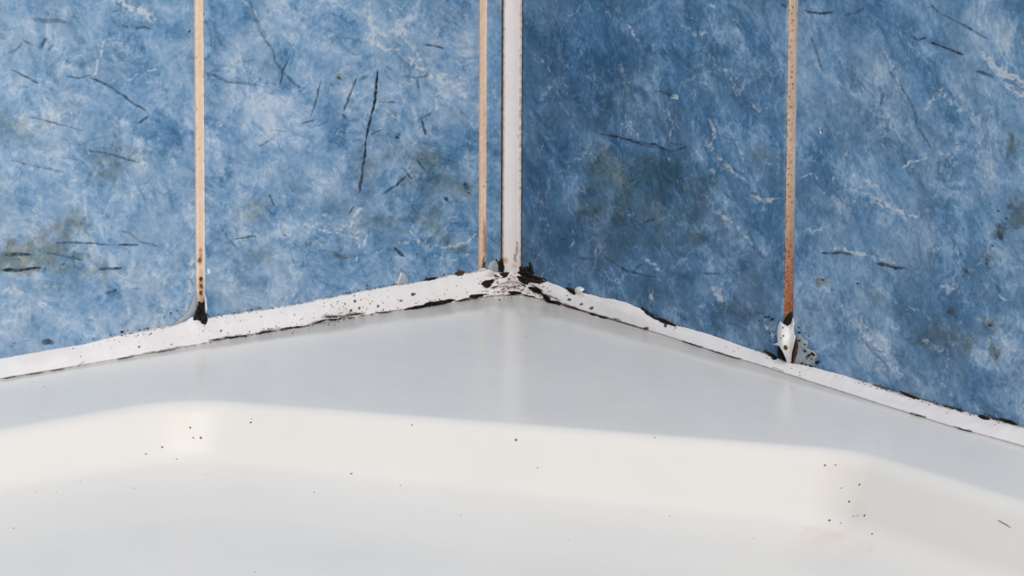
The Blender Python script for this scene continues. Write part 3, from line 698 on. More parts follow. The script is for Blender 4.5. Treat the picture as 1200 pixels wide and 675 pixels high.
def g_mid(uv, d, w, st, tn):
    stroke(w, uv, [(571, 0), (572, 312)], 1.4, .6, .7, .3, False, .3)
    stroke(w, uv, [(563.6, 0), (564.4, 312)], .9, .5, .6, .3, False, .3)
    blob(st, uv, 568, 285, 4, 40, .75, .9); blob(st, uv, 568, 200, 2, 20, .3, .9); blob(st, uv, 568, 150, 2.5, 60, .3, .9)
    blob(d, uv, 567, 310, 3.5, 9, .95, .7); blob(d, uv, 567.5, 219, 1.2, 2, .8); blob(d, uv, 569, 213, .8, 1.5, .6); blob(d, uv, 569, 285, 1, 14, .5, .9)
    stroke(d, uv, [(567.8, 262), (569, 300)], .8, .6, .7, .4)
def g_right(uv, d, w, st, tn):
    stroke(w, uv, [(922.5, 0), (919.5, 375)], 1.5, .55, .7, .3, False, .3)
    stroke(w, uv, [(931.2, 0), (929, 375)], 1.2, .35, .7, .4, False, .3)
    f = np.clip((uv[:, 1] - 200) / 150, 0, 1)
    st += f * (0.75 + 0.7 * fbm(uv[:, 0] / 5, uv[:, 1] / 9, 3))
    for y in range(5, 370, 7):
        blob(d, uv, 922 + 8 * hash01(y * 1.3, 2.0) - y * .008, y + 4 * hash01(y * 2.1, 7.0), .7 + 1.2 * hash01(y * 0.7, 1.0), 1.6, .75, .6)
        blob(st, uv, 921 + 9 * hash01(y * 2.3, 5.0) - y * .008, y + 5 * hash01(y * 1.1, 3.0), 1.8, 2.6, .6, .8)
    blob(st, uv, 924, 335, 6, 40, 1, .8); blob(d, uv, 924, 376, 7, 12, .95, .5); blob(d, uv, 920, 294, 1.6, 4, .8)
grout('L', *JL1, M['grout'], wall_left, g_mid)
grout('L', *JL2, M['grout'], wall_left, g_left)
grout('R', *JR1, M['grout_rust'], wall_right, g_right)
for j in jointsL[2:]: grout('L', *j, M['grout'], wall_left, None, False)
for j in jointsR[1:]: grout('R', *j, M['grout_rust'], wall_right, None, False)

# --- level joints between the courses
def level_joint(side, z0, z1, mat, parent):
    n = 60
    ss = np.linspace(0.004, 0.995, n); tt = np.linspace(-1, 1, 7)
    P = np.zeros((n, 7, 3))
    for i, a in enumerate(ss):
        for j, t in enumerate(tt):
            P[i, j] = wall_point(side, a, (z0 + z1) / 2 + t * ((z1 - z0) / 2 + .0002), -0.0009 - 0.0006 * (1 - t * t))
    o = fast_grid('grout_joint', P[::-1] if side == 'L' else P, mat, parent, smooth=True)
    return o
z = TOP
for i in range(4):
    level_joint('L', z, z + 0.005, M['grout'], wall_left)
    level_joint('R', z, z + 0.005, M['grout_rust'], wall_right)
    z += TOP + 0.005

# --- corner trim: white plastic strip bridging the two walls
def corner_trim():
    zb = 0.0062
    root = None
    prof = [(-TRIM_A, 0.0035), (-TRIM_A, -0.0006), (-TRIM_A + 0.0005, -0.0010)]
    n = 7
    for i in range(n):                                       # slightly hollow face
        t = (i + .5) / n
        a = np.array((-TRIM_A + 0.0005, -0.0010)); b = np.array((-0.0010, -TRIM_B + 0.0005))
        p = a + (b - a) * t + np.array((0.7, 0.7)) * 0.0005 * math.sin(math.pi * t)
        prof.append(tuple(p))
    prof += [(-0.0010, -TRIM_B + 0.0005), (-0.0006, -TRIM_B), (0.0035, -TRIM_B), (0.0035, 0.0035)]
    zz = np.concatenate([np.linspace(zb, 0.16, 420), [1.15]])
    P = np.array([[(x, y, q) for q in zz] for x, y in prof])
    o = fast_grid('trim_1', P, M['trim'], None, closed=True)
    # light face density across: subdivide not needed, marks follow profile points
    V = P.reshape(-1, 3); uv = to_px(V)
    d = np.zeros(len(V)); w = d.copy(); st = d.copy(); tn = d.copy()
    stroke(st, uv, [(606, 284), (606, 296), (604, 303), (605, 308)], 1.8, .95, 1, .3)
    stroke(d, uv, [(605.5, 290), (604.5, 300), (605, 306)], .9, .55, .9, .4)
    stroke(st, uv, [(609.4, 0), (609, 315)], .8, .7, .8, .8, False)
    stroke(st, uv, [(590.8, 0), (590.4, 315)], .5, .5, .6, .9, False)
    blob(st, uv, 604, 312, 6, 5, .7, .9); blob(st, uv, 592, 306, 4, 6, .8, .9)
    for x, y in ((608, 60), (608, 145), (607, 160), (608, 200), (593, 90)): blob(st, uv, x, y, 1.2, 2.5, .5)
    set_marks(o, d, w, st, tn)
    tag(o, 'narrow white plastic corner strip between the two tiled walls', 'corner trim', kind='structure')
    for side, s in (('L', TRIM_A), ('R', TRIM_B)):
        nz = 200
        zz = np.linspace(Z0, 0.2, nz)
        V = []
        for a in (s - 0.0001, s + GAP + 0.0006):
            for q, zq in enumerate(zz):
                V.append(wall_point(side, a, zq, -0.0004 + 0.0003 * math.sin(q * 1.7) * 0.3))
        idx = np.arange(2 * nz).reshape(2, nz)
        qd = np.stack([idx[:-1, :-1], idx[1:, :-1], idx[1:, 1:], idx[:-1, 1:]], -1).reshape(-1, 4)
        quads_obj('grime_line', np.array(V), qd, M['grime'], o)
    return o
trim = corner_trim()

# ------------------------------------------------------------------ shower tray
A_px, B_px = (205, 468.5), (1010, 531)
pA, pB = onZ(*A_px), onZ(*B_px)
lA = onZ(0, 508); lB = onZ(1200, 595)
yL = -0.5 * (abs(pA[1]) + abs(lA[1]))      # left run, parallel to the left wall
xR = -0.5 * (abs(pB[0]) + abs(lB[0]))
print('ledge widths', pA, lA, pB, lB, yL, xR)
TS = 0.90
FR = -(TS - 0.07)
chd = (pB - pA)[:2]; chd = chd / np.linalg.norm(chd)
def line_x(p, d, q, e):
    mt = np.array([[d[0], -e[0]], [d[1], -e[1]]])
    t = np.linalg.solve(mt, q - p)
    return p + t[0] * d
# edges of the basin in order (point, direction), basin lies on the right-hand side looking from above
edges = [(np.array((FR, yL)), np.array((1.0, 0.0))), (pA[:2], chd), (np.array((xR, yL)), np.array((0.0, -1.0))),
         (np.array((xR, FR)), np.array((-1.0, 0.0))), (np.array((FR, FR)), np.array((0.0, 1.0)))]
RAD = [0.10, 0.042, 0.045, 0.12, 0.12]
def ring(off, z, per_edge=46, per_arc=26):
    """outline of the basin moved inwards by off; corner i sits between edge i-1 and edge i"""
    E = []
    for p, d in edges:
        nrm = np.array((d[1], -d[0]))
        E.append((p + nrm * off, d))
    n = len(E)
    arcs = []
    for i in range(n):
        p0, d0 = E[i - 1]; p1, d1 = E[i]
        c = line_x(p0, d0, p1, d1)
        r = max(RAD[i] - off, 0.004)
        ca = d0 @ d1
        th = math.acos(max(-1, min(1, ca)))
        t = r * math.tan(th / 2)
        s = c - d0 * t
        cen = s + np.array((d0[1], -d0[0])) * r
        a0 = math.atan2(*(s - cen)[::-1])
        pts = []
        for k in range(per_arc):
            a = a0 - th * k / (per_arc - 1)
            pts.append(cen + r * np.array((math.cos(a), math.sin(a))))
        arcs.append(pts)
    out = []
    for i in range(n):
        out += arcs[i]
        a, b = arcs[i][-1], arcs[(i + 1) % n][0]
        ne = per_edge * (2 if i == 1 else 1)
        for k in range(1, ne):
            out.append(a + (b - a) * k / ne)
    out = np.array(out)
    return np.concatenate([out, np.full((len(out), 1), z)], 1)

def fillet_profile(P, R, n=10):
    P = [np.array(p, float) for p in P]
    out = [P[0]]
    for i in range(1, len(P) - 1):
        a, b, c = P[i - 1], P[i], P[i + 1]
        u = (a - b) / np.linalg.norm(a - b); v = (c - b) / np.linalg.norm(c - b)
        th = math.acos(np.clip(u @ v, -1, 1))
        t = min(R[i - 1] / math.tan(th / 2), 0.48 * np.linalg.norm(a - b), 0.48 * np.linalg.norm(c - b))
        s, e2 = b + u * t, b + v * t
        for k in range(n + 1):
            q = k / n
            out.append(s * (1 - q) ** 2 + b * 2 * q * (1 - q) + e2 * q * q)
    out.append(P[-1])
    return out
prof = fillet_profile([(-0.016, 0), (0.0, 0), (0.0125, -0.0215), (0.050, -0.0275), (0.085, -0.0282)], [0.010, 0.012, 0.03], 12)
rings = np.array([ring(o, z) for o, z in prof])           # (np, nring, 3)
fall = np.clip(1.02 + 0.95 * (rings[..., :2] @ np.array((math.cos(AZ), -math.sin(AZ)))), 0.8, 1.35)   # basin deepens towards the right
rings[..., 2] *= fall
tray = empty('shower_tray', (0, 0, 0))
tag(tray, 'white moulded shower tray with a wide rim and sunken basin', 'shower tray')
i_rim = 8; i_wall = 30
G = lambda R: np.transpose(R, (1, 0, 2))
# rim: outwards from the first ring to the square outline
first = rings[0]
cen = np.array((-TS / 2, -TS / 2))
def to_square(p, ins):
    d = p[:2] - cen
    h = TS / 2 - ins
    return cen + d * (h / np.max(np.abs(d)))
def out_ring(t, ins=0.0012, z=0.0):
    res = []
    for p in first:
        q = to_square(p, ins)
        w = p[:2] * (1 - t) + q * t
        res.append((w[0], w[1], z))
    return np.array(res)
outer = [out_ring(1.0, 0.0012, -0.085), out_ring(1.0, 0.0012, -0.0015), out_ring(1.0, 0.0030, 0.0)] + [out_ring(t, 0.0030) for t in (0.8, 0.6, 0.4, 0.2)]
rimR = np.concatenate([np.array(outer), rings[:i_rim + 1]])
rim = fast_grid('rim', G(rimR), M['tray'], tray, smooth=True, closed=True)
bw = fast_grid('basin_wall', G(rings[i_rim:i_wall + 1]), M['tray'], tray, smooth=True, closed=True)
ctr = rings[-1][:, :2].mean(0)
floorR = [rings[k] for k in range(i_wall, len(rings))]
for t in (0.85, 0.65, 0.45, 0.25, 0.1, 0.02):
    r_ = rings[-1].copy()
    r_[:, :2] = ctr + (r_[:, :2] - ctr) * t
    r_[:, 2] = r_[:, 2] * t + (1 - t) * -0.036
    floorR.append(r_)
fl = fast_grid('basin_floor', G(np.array(floorR)), M['tray'], tray, smooth=True, closed=True)
for o in (rim, bw, fl):
    o.data.flip_normals() if o.data.polygons[len(o.data.polygons) // 2].normal.z < 0 else None

# stains on the tray
for o in (rim, bw, fl):
    uv = to_px(verts_of(o))
    d = np.zeros(len(uv)); w = d.copy(); st = d.copy(); tn = d.copy()
    blob(st, uv, 1003, 580, 14, 30, .45, 1, .5); blob(st, uv, 980, 568, 44, 40, .16, 1, .4); blob(st, uv, 960, 624, 46, 7, .45, 1, .4, 0.12)
    blob(st, uv, 1012, 638, 24, 6, .42, 1, .4, .3); blob(st, uv, 205, 488, 34, 20, .16, 1, .4)
    set_marks(o, d, w, st, tn)

bvhs = []
for o in (rim, bw, fl):
    bvhs.append(BVHTree.FromPolygons([v.co.copy() for v in o.data.vertices], [tuple(p.vertices) for p in o.data.polygons]))
def on_tray(x, y):
    d = Vector(ray(x, y)).normalized()
    best = None
    for b in bvhs:
        h = b.ray_cast(cam_loc, d)
        if h[0] is not None and (best is None or h[3] < best[3]):
            best = h
    n = best[1] if best[1].dot(d) < 0 else -best[1]
    return best[0], n

# dirt specks on the tray: (x, y, radius px, elongation, angle)
SPECKS = [(52,453,1.3),(36,453,1.0),(223,501,1.3),(226.5,513,1.2),(235.5,513,1.4),(190,524,1.5),(171,532,1.3),(94,564,1.1),(66,577,1.0),(41,577,.8),(157,572,1.0),(241,556,1.0),(246,554,.8),(16,619,1.6),(368,577,1.2),(294,495,1.4),(295,491,1.0),(207,538,1.0),
          (483,498,1.1),(604.5,515.5,1.6),(412,555,1.5),(469,569,1.2),(540,604,1.1),(666,633,1.0),(767,513,1.2),(785,605,1.2),(630,548,.9),(299,670,1.2),
          (925,501,1.1),(967,545.5,1.5),(979,545,1.2),(1007,568,1.4),(995,588,1.5),(1000,605,1.3),(1013,604,1.6),(1005,604,1.0),(972,610,1.6),(985,613,1.0),(1022,625.5,1.4),(986,572,.9),(883,631,.9),(1020,645,.8),(1030,518,.9),(870,482,.7),
          (416,405,.8),(590,401,.7),(617,395,1.2),(38,448,1.2)]
def speck_mesh():
    V, Fc = [], []
    r = random.Random(4)
    for x, y, rad in SPECKS:
        p, n = on_tray(x, y)
        t = n.orthogonal().normalized(); b = n.cross(t)
        R = rad * PX * 0.75
        base = len(V)
        k = 8
        for i in range(k):
            a = 2 * math.pi * i / k
            q = R * (0.7 + 0.6 * r.random())
            V.append(p + t * math.cos(a) * q * 1.4 + b * math.sin(a) * q * 1.4 - n * 0.00003)
        V.append(p + n * R * 0.45)
        for i in range(k):
            Fc.append((base + i, base + (i + 1) % k, base + k))
    return mesh_obj('dirt_specks', V, Fc, M['speck'], tray)
tag(speck_mesh(), 'tiny brown dirt specks', kind='stuff')
HV, HF = [], []
for i, (x, y) in enumerate(((1170, 609.5), (1174, 612.2), (1179, 614.6), (1184.5, 618.3))):
    p, n = on_tray(x, y)
    sd = (Vector(cr).cross(n)).normalized() * (0.00022 if 0 < i < 3 else 0.00008)
    HV += [p + sd + n * .00005, p + n * .0003, p - sd + n * .00005]
for i in range(3):
    b_ = i * 3
    HF += [(b_, b_ + 1, b_ + 4, b_ + 3), (b_ + 1, b_ + 2, b_ + 5, b_ + 4)]
mesh_obj('hair', HV, HF, M['speck'], tray)

# floor of the room under the tray
mesh_fl = mesh_obj('floor', [(-1.0, -1.0, -0.085), (0.0, -1.0, -0.085), (0.0, 0.0, -0.085), (-1.0, 0.0, -0.085), (-1.0, -1.0, -0.115), (0, -1, -0.115), (0, 0, -0.115), (-1, 0, -0.115)],
                   [(0, 1, 2, 3), (7, 6, 5, 4), (0, 4, 5, 1), (1, 5, 6, 2), (2, 6, 7, 3), (3, 7, 4, 0)], M['floor'])
tag(mesh_fl, 'grey floor beneath the shower tray', 'floor', kind='structure')

# ------------------------------------------------------------------ silicone bead
topL = [(-260,468),(-120,443),(0,421),(60,410),(100,403),(140,393),(170,387),(200,382),(215,377),(224,371),(236,372),(250,371),(290,365.5),(320,361),(350,356),(380,350),(400,346),(430,340),(462,334),(480,332),(500,328),(525,323),(550,319),(566,316)]
botL = [(-260,490),(-120,466),(0,445),(100,428),(157,418.5),(220,407),(300,392.5),(347,386),(400,375),(467,364.5),(500,359.5),(533,354.5),(560,351)]
topR = [(637,328.5),(652,334),(667,341),(676,341),(690,345),(705,349),(720,351),(735,355),(750,361),(767,372.5),(787,380),(810,386),(833,393),(867,405),(900,415.5),(923,425),(960,432),(997,443),(1020,450),(1053,460),(1093,472),(1133,483),(1177,494.5),(1200,500),(1300,530),(1420,566)]
botR = [(640,353),(667,360.5),(707,372),(757,386.5),(800,400),(833,411),(867,421.5),(900,431),(967,453),(1067,485),(1133,506),(1200,524),(1300,553),(1420,588)]
def lerp_list(L, x):
    L = np.array(L)
    return np.interp(x, L[:, 0], L[:, 1])
stations = []     # (W point on wall, B point on rim, outward vector)
for x in np.arange(-260, 572, 0.7):
    Wp = onL(x, lerp_list(topL, x)); Bp = onZ(x, lerp_list(botL, x))
    Bp = np.array((Wp[0], min(Bp[1], -0.0015), 0.0))
    stations.append((Wp, Bp, np.array((0, -1.0, 0))))
# around the corner
wl, bl = stations[-1][0], onZ(566, 349.8)
_W = onR(637, 328.5); _B = onZ(637, 352.5)
Bc = [stations[-1][1]] + [onZ(x, y) for x, y in ((578, 349), (588, 347.8), (600, 347), (612, 348.0), (624, 350.0))] + [np.array((min(_B[0], -0.0015), _W[1], 0.0))]
print('corner', [tuple(to_px(q).round(1)) for q in Bc])
Wc = [stations[-1][0], np.array((-0.0085, 0, 0.0078)), np.array((-TRIM_A - 0.0004, -0.0006, 0.0074)), np.array((-0.0021, -0.0034, 0.0070)), np.array((-0.0006, -TRIM_B - 0.0008, 0.0072)), np.array((0, -0.0125, 0.0068)), onR(637, 328.5)]
angs = np.linspace(0, 1, len(Bc))
for t in np.linspace(0, 1, 110)[1:-1]:
    Wp = np.array([np.interp(t, angs, [q[k] for q in Wc]) for k in range(3)])
    Bp = np.array([np.interp(t, angs, [q[k] for q in Bc]) for k in range(3)]); Bp[2] = 0
    a = t * math.pi / 2
    stations.append((Wp, Bp, np.array((-math.sin(a), -math.cos(a), 0))))
for x in np.arange(637, 1420, 0.7):
    Wp = onR(x, lerp_list(topR, x)); Bp = onZ(x, lerp_list(botR, x))
    Bp = np.array((min(Bp[0], -0.0015), Wp[1], 0.0))
    stations.append((Wp, Bp, np.array((-1.0, 0, 0))))
# the plain runs of the bead beyond the picture, to the ends of the tray
w0, b0, o0 = stations[0]; w1, b1, o1 = stations[-1]
far0 = [(np.array((x, 0, w0[2])), np.array((x, b0[1], 0)), o0) for x in np.arange(-0.895, w0[0] - 0.002, 0.003)]
far1 = [(np.array((0, y, w1[2])), np.array((b1[0], y, 0)), o1) for y in np.arange(w1[1] - 0.003, -0.895, -0.003)]
stations = far0 + stations + far1
NP = 32
P = np.zeros((len(stations), NP, 3))
zup = np.array((0, 0, 1.0))
for i, (Wp, Bp, o) in enumerate(stations):
    u = i * 0.7
    wob = (fbm(np.array(u / 30.0), np.array(0.3), 3) - 0.5) * 0.0010
    Wp = Wp + zup * ((fbm(np.array(u / 9.0), np.array(4.3), 3) - 0.5) * 0.0006)
    h = Wp[2]
    bul = 0.10 * h + wob * 0.6
    P[i, 0] = Wp - o * 0.0008
    P[i, 1] = Wp + o * 0.0004
    for k in range(2, NP - 2):
        t = (k - 1.4) / (NP - 3.8)
        q = Wp * (1 - t) + Bp * t
        lump = (fbm(np.array(u / 34.0), np.array(t * 2.0 + 2), 2) - 0.5) * 0.0007
        P[i, k] = q + (o * 0.75 + zup * 0.65) * (bul * math.sin(math.pi * min(1, t * 1.02)) + 0.0006 + lump * math.sin(math.pi * t))
    P[i, NP - 2] = Bp + zup * 0.0004
    P[i, NP - 1] = Bp - zup * 0.00003
bead_root = empty('sealant_bead', (0, 0, 0))
tag(bead_root, 'white silicone sealant bead with black mould between tiles and tray', 'sealant')
bead = fast_grid('bead', P[:, ::-1], M['bead'], bead_root, smooth=True)
if bead.data.polygons[len(bead.data.polygons) // 2].normal.z < 0:
    bead.data.flip_normals()
V = verts_of(bead); uv = to_px(V)
d = np.zeros(len(V)); w = d.copy(); st = d.copy(); tn = d.copy()
DL = [
 ([(361,381.5),(372,378),(383,374.5),(396,371.5)],2.2,.95,.9), ([(376,372),(388,370),(400,371),(416,373)],2.4,.9,1), ([(405,369.5),(418,367.3),(426,367.5)],2.2,.95,.8), ([(366,378),(378,379),(392,376)],3,.6,1.6), ([(440,366.5),(460,365.5)],1.4,.9,.8), ([(415,374),(438,370)],1.2,.7,1),
 ([(300,391),(318,388),(340,385),(360,381.5)],1.8,.95,.8), ([(305,388.5),(328,384)],1.2,.85,.8), ([(245,399),(262,397),(290,393),(300,391.5)],1.6,.9,.8), ([(262,395),(280,393)],1,.8,.8), ([(137,421),(160,416.5),(190,411),(220,405.5)],1.3,.8,.8), ([(92,428),(99,424)],1,.8,.7),
 ([(0,444),(25,440),(50,436)],1.1,.6,.8), ([(45,437),(75,432.5),(110,427)],1.0,.55,.8), ([(537,353),(552,349.5),(566,347.5)],2.4,.95,.9), ([(551,348),(565,345.8)],1.8,.95,.8), ([(570,347.5),(590,345)],1.4,.85,.8), ([(577,343),(585,342)],1.4,.8,.8),
 ([(595,346),(612,345.5),(622,347)],1.4,.7,.9), ([(648,353),(664,357.5),(672,360.5),(690,367),(705,371)],2,.95,.8), ([(705,371),(717,374),(725,376.5),(740,381)],1.6,.85,.8), ([(740,381),(753,385.5)],1.2,.8,.8), ([(720,373.5),(727,376)],2.6,.9,.8), ([(800,400),(812,404),(823,407)],1.4,.85,.7), ([(829,409.5),(850,416),(868,421)],1.2,.8,.7),
 ([(1066,484),(1086,489.5)],1.5,.9,.7), ([(1118,500),(1139,506)],1.2,.8,.7), ([(905,430),(918,435)],1,.6,.7), ([(586,333),(600,330),(614,334)],1.2,.6,1), ([(576,338),(592,336),(606,338)],1,.5,1), ([(598,322),(604,326)],1.5,.6,1), ([(640,345),(655,352)],2,.8,1), ([(585,325),(577,329)],1.5,.7,1),
 ([(497,327.5),(512,325)],1.6,.9,.8), ([(533,321.5),(543,319.8)],3,.9,1), ([(545,320),(560,317.5)],1.2,.8,.8),
]
for pts, wd, s, soft in DL:
    stroke(d, uv, pts, wd, s, soft, .45, True, 1.0)
# thin broken line where the bead meets the rim, and along the tiles
for pts, s, r_ in (([p for p in botL if p[0] < 230], .3, 1.0), ([p for p in botL if p[0] > 210], .7, 1.0), ([(560,350.5),(600,346.5),(640,352.5)], .7, .9), ([p for p in botR if p[0] < 770], .75, .9), ([p for p in botR if p[0] > 757], .25, 1.0)):
    stroke(d, uv, [(x, y - 0.8) for x, y in pts], .9, s, .8, r_, False, .5)
stroke(d, uv, [(x, y + .3) for x, y in topL if x > 120], .8, .65, .9, 1.0, False, .7)
stroke(d, uv, [(x, y + .3) for x, y in topR if 1000 < x < 1210], 1.4, .75, 1.2, .9, False, 1.0)
stroke(st, uv, [(x, y) for x, y in botR if x < 770], 2, .45, 1.6, .8, False, .8)
stroke(st, uv, [(x, y + 1) for x, y in topR if 990 < x < 1210], 2, .4, 1.6, .9, False, .8)
SPOT = [(416,353,2,2.4),(421,361,2.2,1.8),(411,364,2,2),(388,357.5,1,1),(443,359,2.2,1.2),(470,352.5,2.2,1.4),(484,345,3.8,2.6),(423,351,1,1),(434,356,1.2,1),(449,355,1,1),(449,363,2,1),(466,361,1.4,.7),(380,359,.8,.8),(395,356,.9,.9),(392,360,.7,.7),(384,353,.7,.7),(404,355,.8,.8),
        (177,391,1.5,1.3),(259,387.5,2,1.4),(267,390.5,1.1,1),(238,388,1,.8),(163,406.5,1.7,1.4),(201,404,1.4,1.1),(306,371,1,1),(282,376,.8,.8),(345,369,.9,.9),(330,366,.8,.8),(140,400,.9,.7),(110,405,.8,.7),
        (667,351,3,2),(681.5,356.5,2.6,1.9),(693,361,3.4,2.0),(757,385,4,2.2),(780,381.5,2.6,3),(571,333,6,4.2),(547,342.5,1.2,1),(521,345,.9,.9),(590,339,2,1),(608,335,2,1.2),(612,340,3,1.2),(597,327,2.4,1.4),(603,336,1.5,1),(583,331,2,1.4),(905,416.5,2.5,2),(500,350,.7,.7),(535,335,.7,.7)]
for x, y, rx, ry in SPOT:
    blob(d, uv, x, y, rx, ry, .97, .45, .45, -.3, .6)
for x, y, r_ in ((600,334,22),(575,322,8),(625,340,14),(571,333,8)): blob(st, uv, x, y, r_, r_ * .6, .55, 1, .7, 0, .8)
for x, y in ((851,407),(865,408),(1110,484),(860,412),(870,368),(430,362),(410,367),(1040,458)): blob(st, uv, x, y, 2.4, 2, .45, .8, .4)
r_ = np.random.default_rng(11)
for i in range(150):
    x = r_.choice([r_.uniform(230, 560), r_.uniform(90, 350), r_.uniform(565, 660)])
    if x < 566:
        a, b = lerp_list(topL, x), lerp_list(botL, x)
    else:
        a, b = 322 + max(0, x - 620) * .3, 347 + max(0, x - 620) * .25
    blob(d, uv, x, a + (b - a) * r_.beta(.9, .9), r_.uniform(.4, .95), None, r_.uniform(.3, .8), .6, .4)
# bluish thin edge where the bead feathers over the tile
stroke(w, uv, [(x, y + 2.2) for x, y in topL if x > 200], 3, .7, 2.5, .8, False, 1.0)
set_marks(bead, d, w, st, tn)

# ------------------------------------------------------------------ lumps, flakes, torn flaps and mould crusts
def patch(name, outline, place, thick, mat, parent, rings_n=4, rough=0.35, lift=None, seed=0, dome=1.0, sub=4, back=0.0004):
    """closed irregular crust: outline in picture pixels laid on a surface by place(x, y, height)"""
    r = random.Random(seed)
    o = np.array(outline, float)
    n = len(o)
    pts = []
    for i in range(n):                                        # smooth closed outline
        p0, p1, p2, p3 = o[i - 1], o[i], o[(i + 1) % n], o[(i + 2) % n]
        for k in range(sub):
            t = k / sub
            cpt = 0.5 * ((2 * p1) + (-p0 + p2) * t + (2 * p0 - 5 * p1 + 4 * p2 - p3) * t * t + (-p0 + 3 * p1 - 3 * p2 + p3) * t ** 3)
            pts.append(cpt + np.array((r.uniform(-1, 1), r.uniform(-1, 1))) * rough)
    pts = np.array(pts); N = len(pts); c = pts.mean(0)
    V, Fc = [], []
    for p in pts: V.append(place(p[0], p[1], -back))
    for j in range(rings_n):
        t = j / rings_n
        hgt = thick * (0.35 + 0.65 * math.sin(math.pi / 2 * t) * dome)
        for p in pts:
            q = p * (1 - t) + c * t
            V.append(place(q[0], q[1], hgt * (1 + r.uniform(-rough, rough)) + (lift(q[0], q[1]) if lift else 0)))
    V.append(place(c[0], c[1], thick + (lift(c[0], c[1]) if lift else 0)))
    for j in range(rings_n):
        for i in range(N):
            a = j * N + i; b = j * N + (i + 1) % N
            Fc.append((a, b, b + N, a + N))
    L = rings_n * N
    for i in range(N): Fc.append((L + i, L + (i + 1) % N, len(V) - 1))
    Fc.append(tuple(range(N - 1, -1, -1)))
    me = mesh_obj(name, V, Fc, mat, parent, smooth=True)
    return me

bead_bvh = BVHTree.FromPolygons([v.co.copy() for v in bead.data.vertices], [tuple(p.vertices) for p in bead.data.polygons])
def on_bead(x, y, h):
    """surface of bead, wall or rim, whichever lies in front"""
    dd = Vector(ray(x, y)).normalized()
    hh = bead_bvh.ray_cast(cam_loc, dd)
    z = on_any(x, y)
    if hh[0] is not None and (z is None or (hh[0] - cam_loc).length < (Vector(z[0]) - cam_loc).length):
        n = hh[1] if hh[1].dot(dd) < 0 else -hh[1]
        return np.array(hh[0] + (n * 0.5 - dd * 0.5) * h)
    return np.array(z[0]) + np.array(z[1]) * h
def on_any(x, y):
    c = [(onL(x, y), (0, -1, 0)), (onR(x, y), (-1, 0, 0)), (onZ(x, y), (0, 0, 1))]
    return min(c, key=lambda q: np.linalg.norm(q[0] - _c))
pL = lambda x, y, h: onL(x, y, h)
pR = lambda x, y, h: onR(x, y, h)

MOULD = [
 # heavy growth in the corner
 [(581,304),(584,307),(587,303),(591,309),(595,313),(597,319),(592,325),(586,321),(583,313)],
 [(598,315),(606,313.5),(612,313),(621,317),(627,325),(639,327),(640,330),(627,332),(617,328),(606,320)],
 [(621,309),(623,310),(625.5,320),(622,321)],
 [(564,333),(569,329),(579,328),(576,333),(571,337)],
 [(606,325),(613,324),(621,331),(613,332.5)],
 [(619,336),(625,336.5),(635,341),(634,344.5),(625,341.5)],
 [(595,342),(605,341),(612,344.5),(600,344.5)],
 [(551,346.5),(560,345),(566,346),(563,348),(552,349.5)],
 [(664,336),(669,339),(673,339.5),(675,344),(672,345.5),(667,341)],
 [(634,344),(641,346.5),(645,351),(638,349)],
 [(636,349),(645,351.5),(656,354.5),(655,357),(644,355)],
 # black strip under the lifted bead
 [(473,363.2),(483,359.5),(494,357.8),(503,354),(514,352.5),(525,350.8),(533,351.5),(522,356),(505,359),(490,362)],
 # top edge, right wall
 [(752,360),(758,364),(766,371),(772,375),(765,373),(757,367)],
 [(768,373),(776,373.5),(784,376.5),(793,382),(785,381),(776,378)],
 [(899,413),(905,414),(911,420),(906,421.5),(902,417)],
 [(1146,486),(1156,488),(1160,492),(1150,491)],
 [(1172,490),(1184,492.5),(1192,498),(1180,496)],
 [(1054,458),(1068,463),(1078,468),(1066,466)],
 [(496,328.5),(505,325.5),(513,325),(507,328)],
]
for i, o in enumerate(MOULD):
    patch('mould_or_shadow_patch', o, on_bead, 0.0009, M['mould'], bead_root, 4, 0.75 if i < 11 else 0.5, None, i)
for i, o in enumerate(([(588,309),(593,304),(596,306),(596,313),(591,313)], [(533,320),(538,317.5),(544,318),(543,322),(536,323)], [(597,318),(604,315.5),(609,318),(603,321)]  )):
    patch('mould_or_shadow_patch', o, on_bead, 0.0006, M['mould_or_shadow_brown'], bead_root, 3, 0.4, None, 40 + i)
# streaks torn through the bead around the corner
STREAKS = [(604,316,616,324,1.6),(612,318,629,327,1.5),(616,323,634,333,1.3),(624,322,638,328,1.6),(607,328,619,334,1.2),(622,333,637,341,1.2),(628,340,646,350,1.5),(610,333,617,336,.9),(586,326,595,324,1.1),(578,322,586,325,1.0),
           (574,338,584,335,.9),(582,343,594,341,1.0),(597,337,607,335,.8),(557,346,572,344.5,1.0),(536,352.5,549,350,1.5),(590,346,606,345,.9),(612,345,628,348.5,1.0),(645,352,662,357,1.6),(581,303,583.5,309,1.0),(589,303,592,310,.9),(616,312,622,318,1.2),(600,312.5,612,313,1.1),
           (366,380,380,375.5,1.2),(380,371.5,398,370.5,1.3),(404,370.5,426,367.3,1.2),(385,375,402,373,1.1),(690,367.5,712,373.5,1.2),(660,357,682,364.5,1.3),(300,391,322,387.5,1.1),(328,386,352,382.5,1.1),(262,396.5,290,393,1.0),(246,399,258,397.5,.8),(440,366.6,458,365.2,.9),(800,400,822,406.8,.8),(834,411.2,866,421,.8),
           (1066,484.3,1086,489.6,.9),(1122,501.5,1138,506,.8),(4,443.5,20,440.8,.45),(30,439.2,50,436.2,.45),(60,434.5,76,432,.4),(1022,450.5,1046,457.5,1.2),(1080,467.5,1100,474,1.2),(1104,475,1130,482,1.3),(1160,490,1172,492,1.2),(137,421.4,158,417.4,.45),(182,413.2,206,409,.4)]
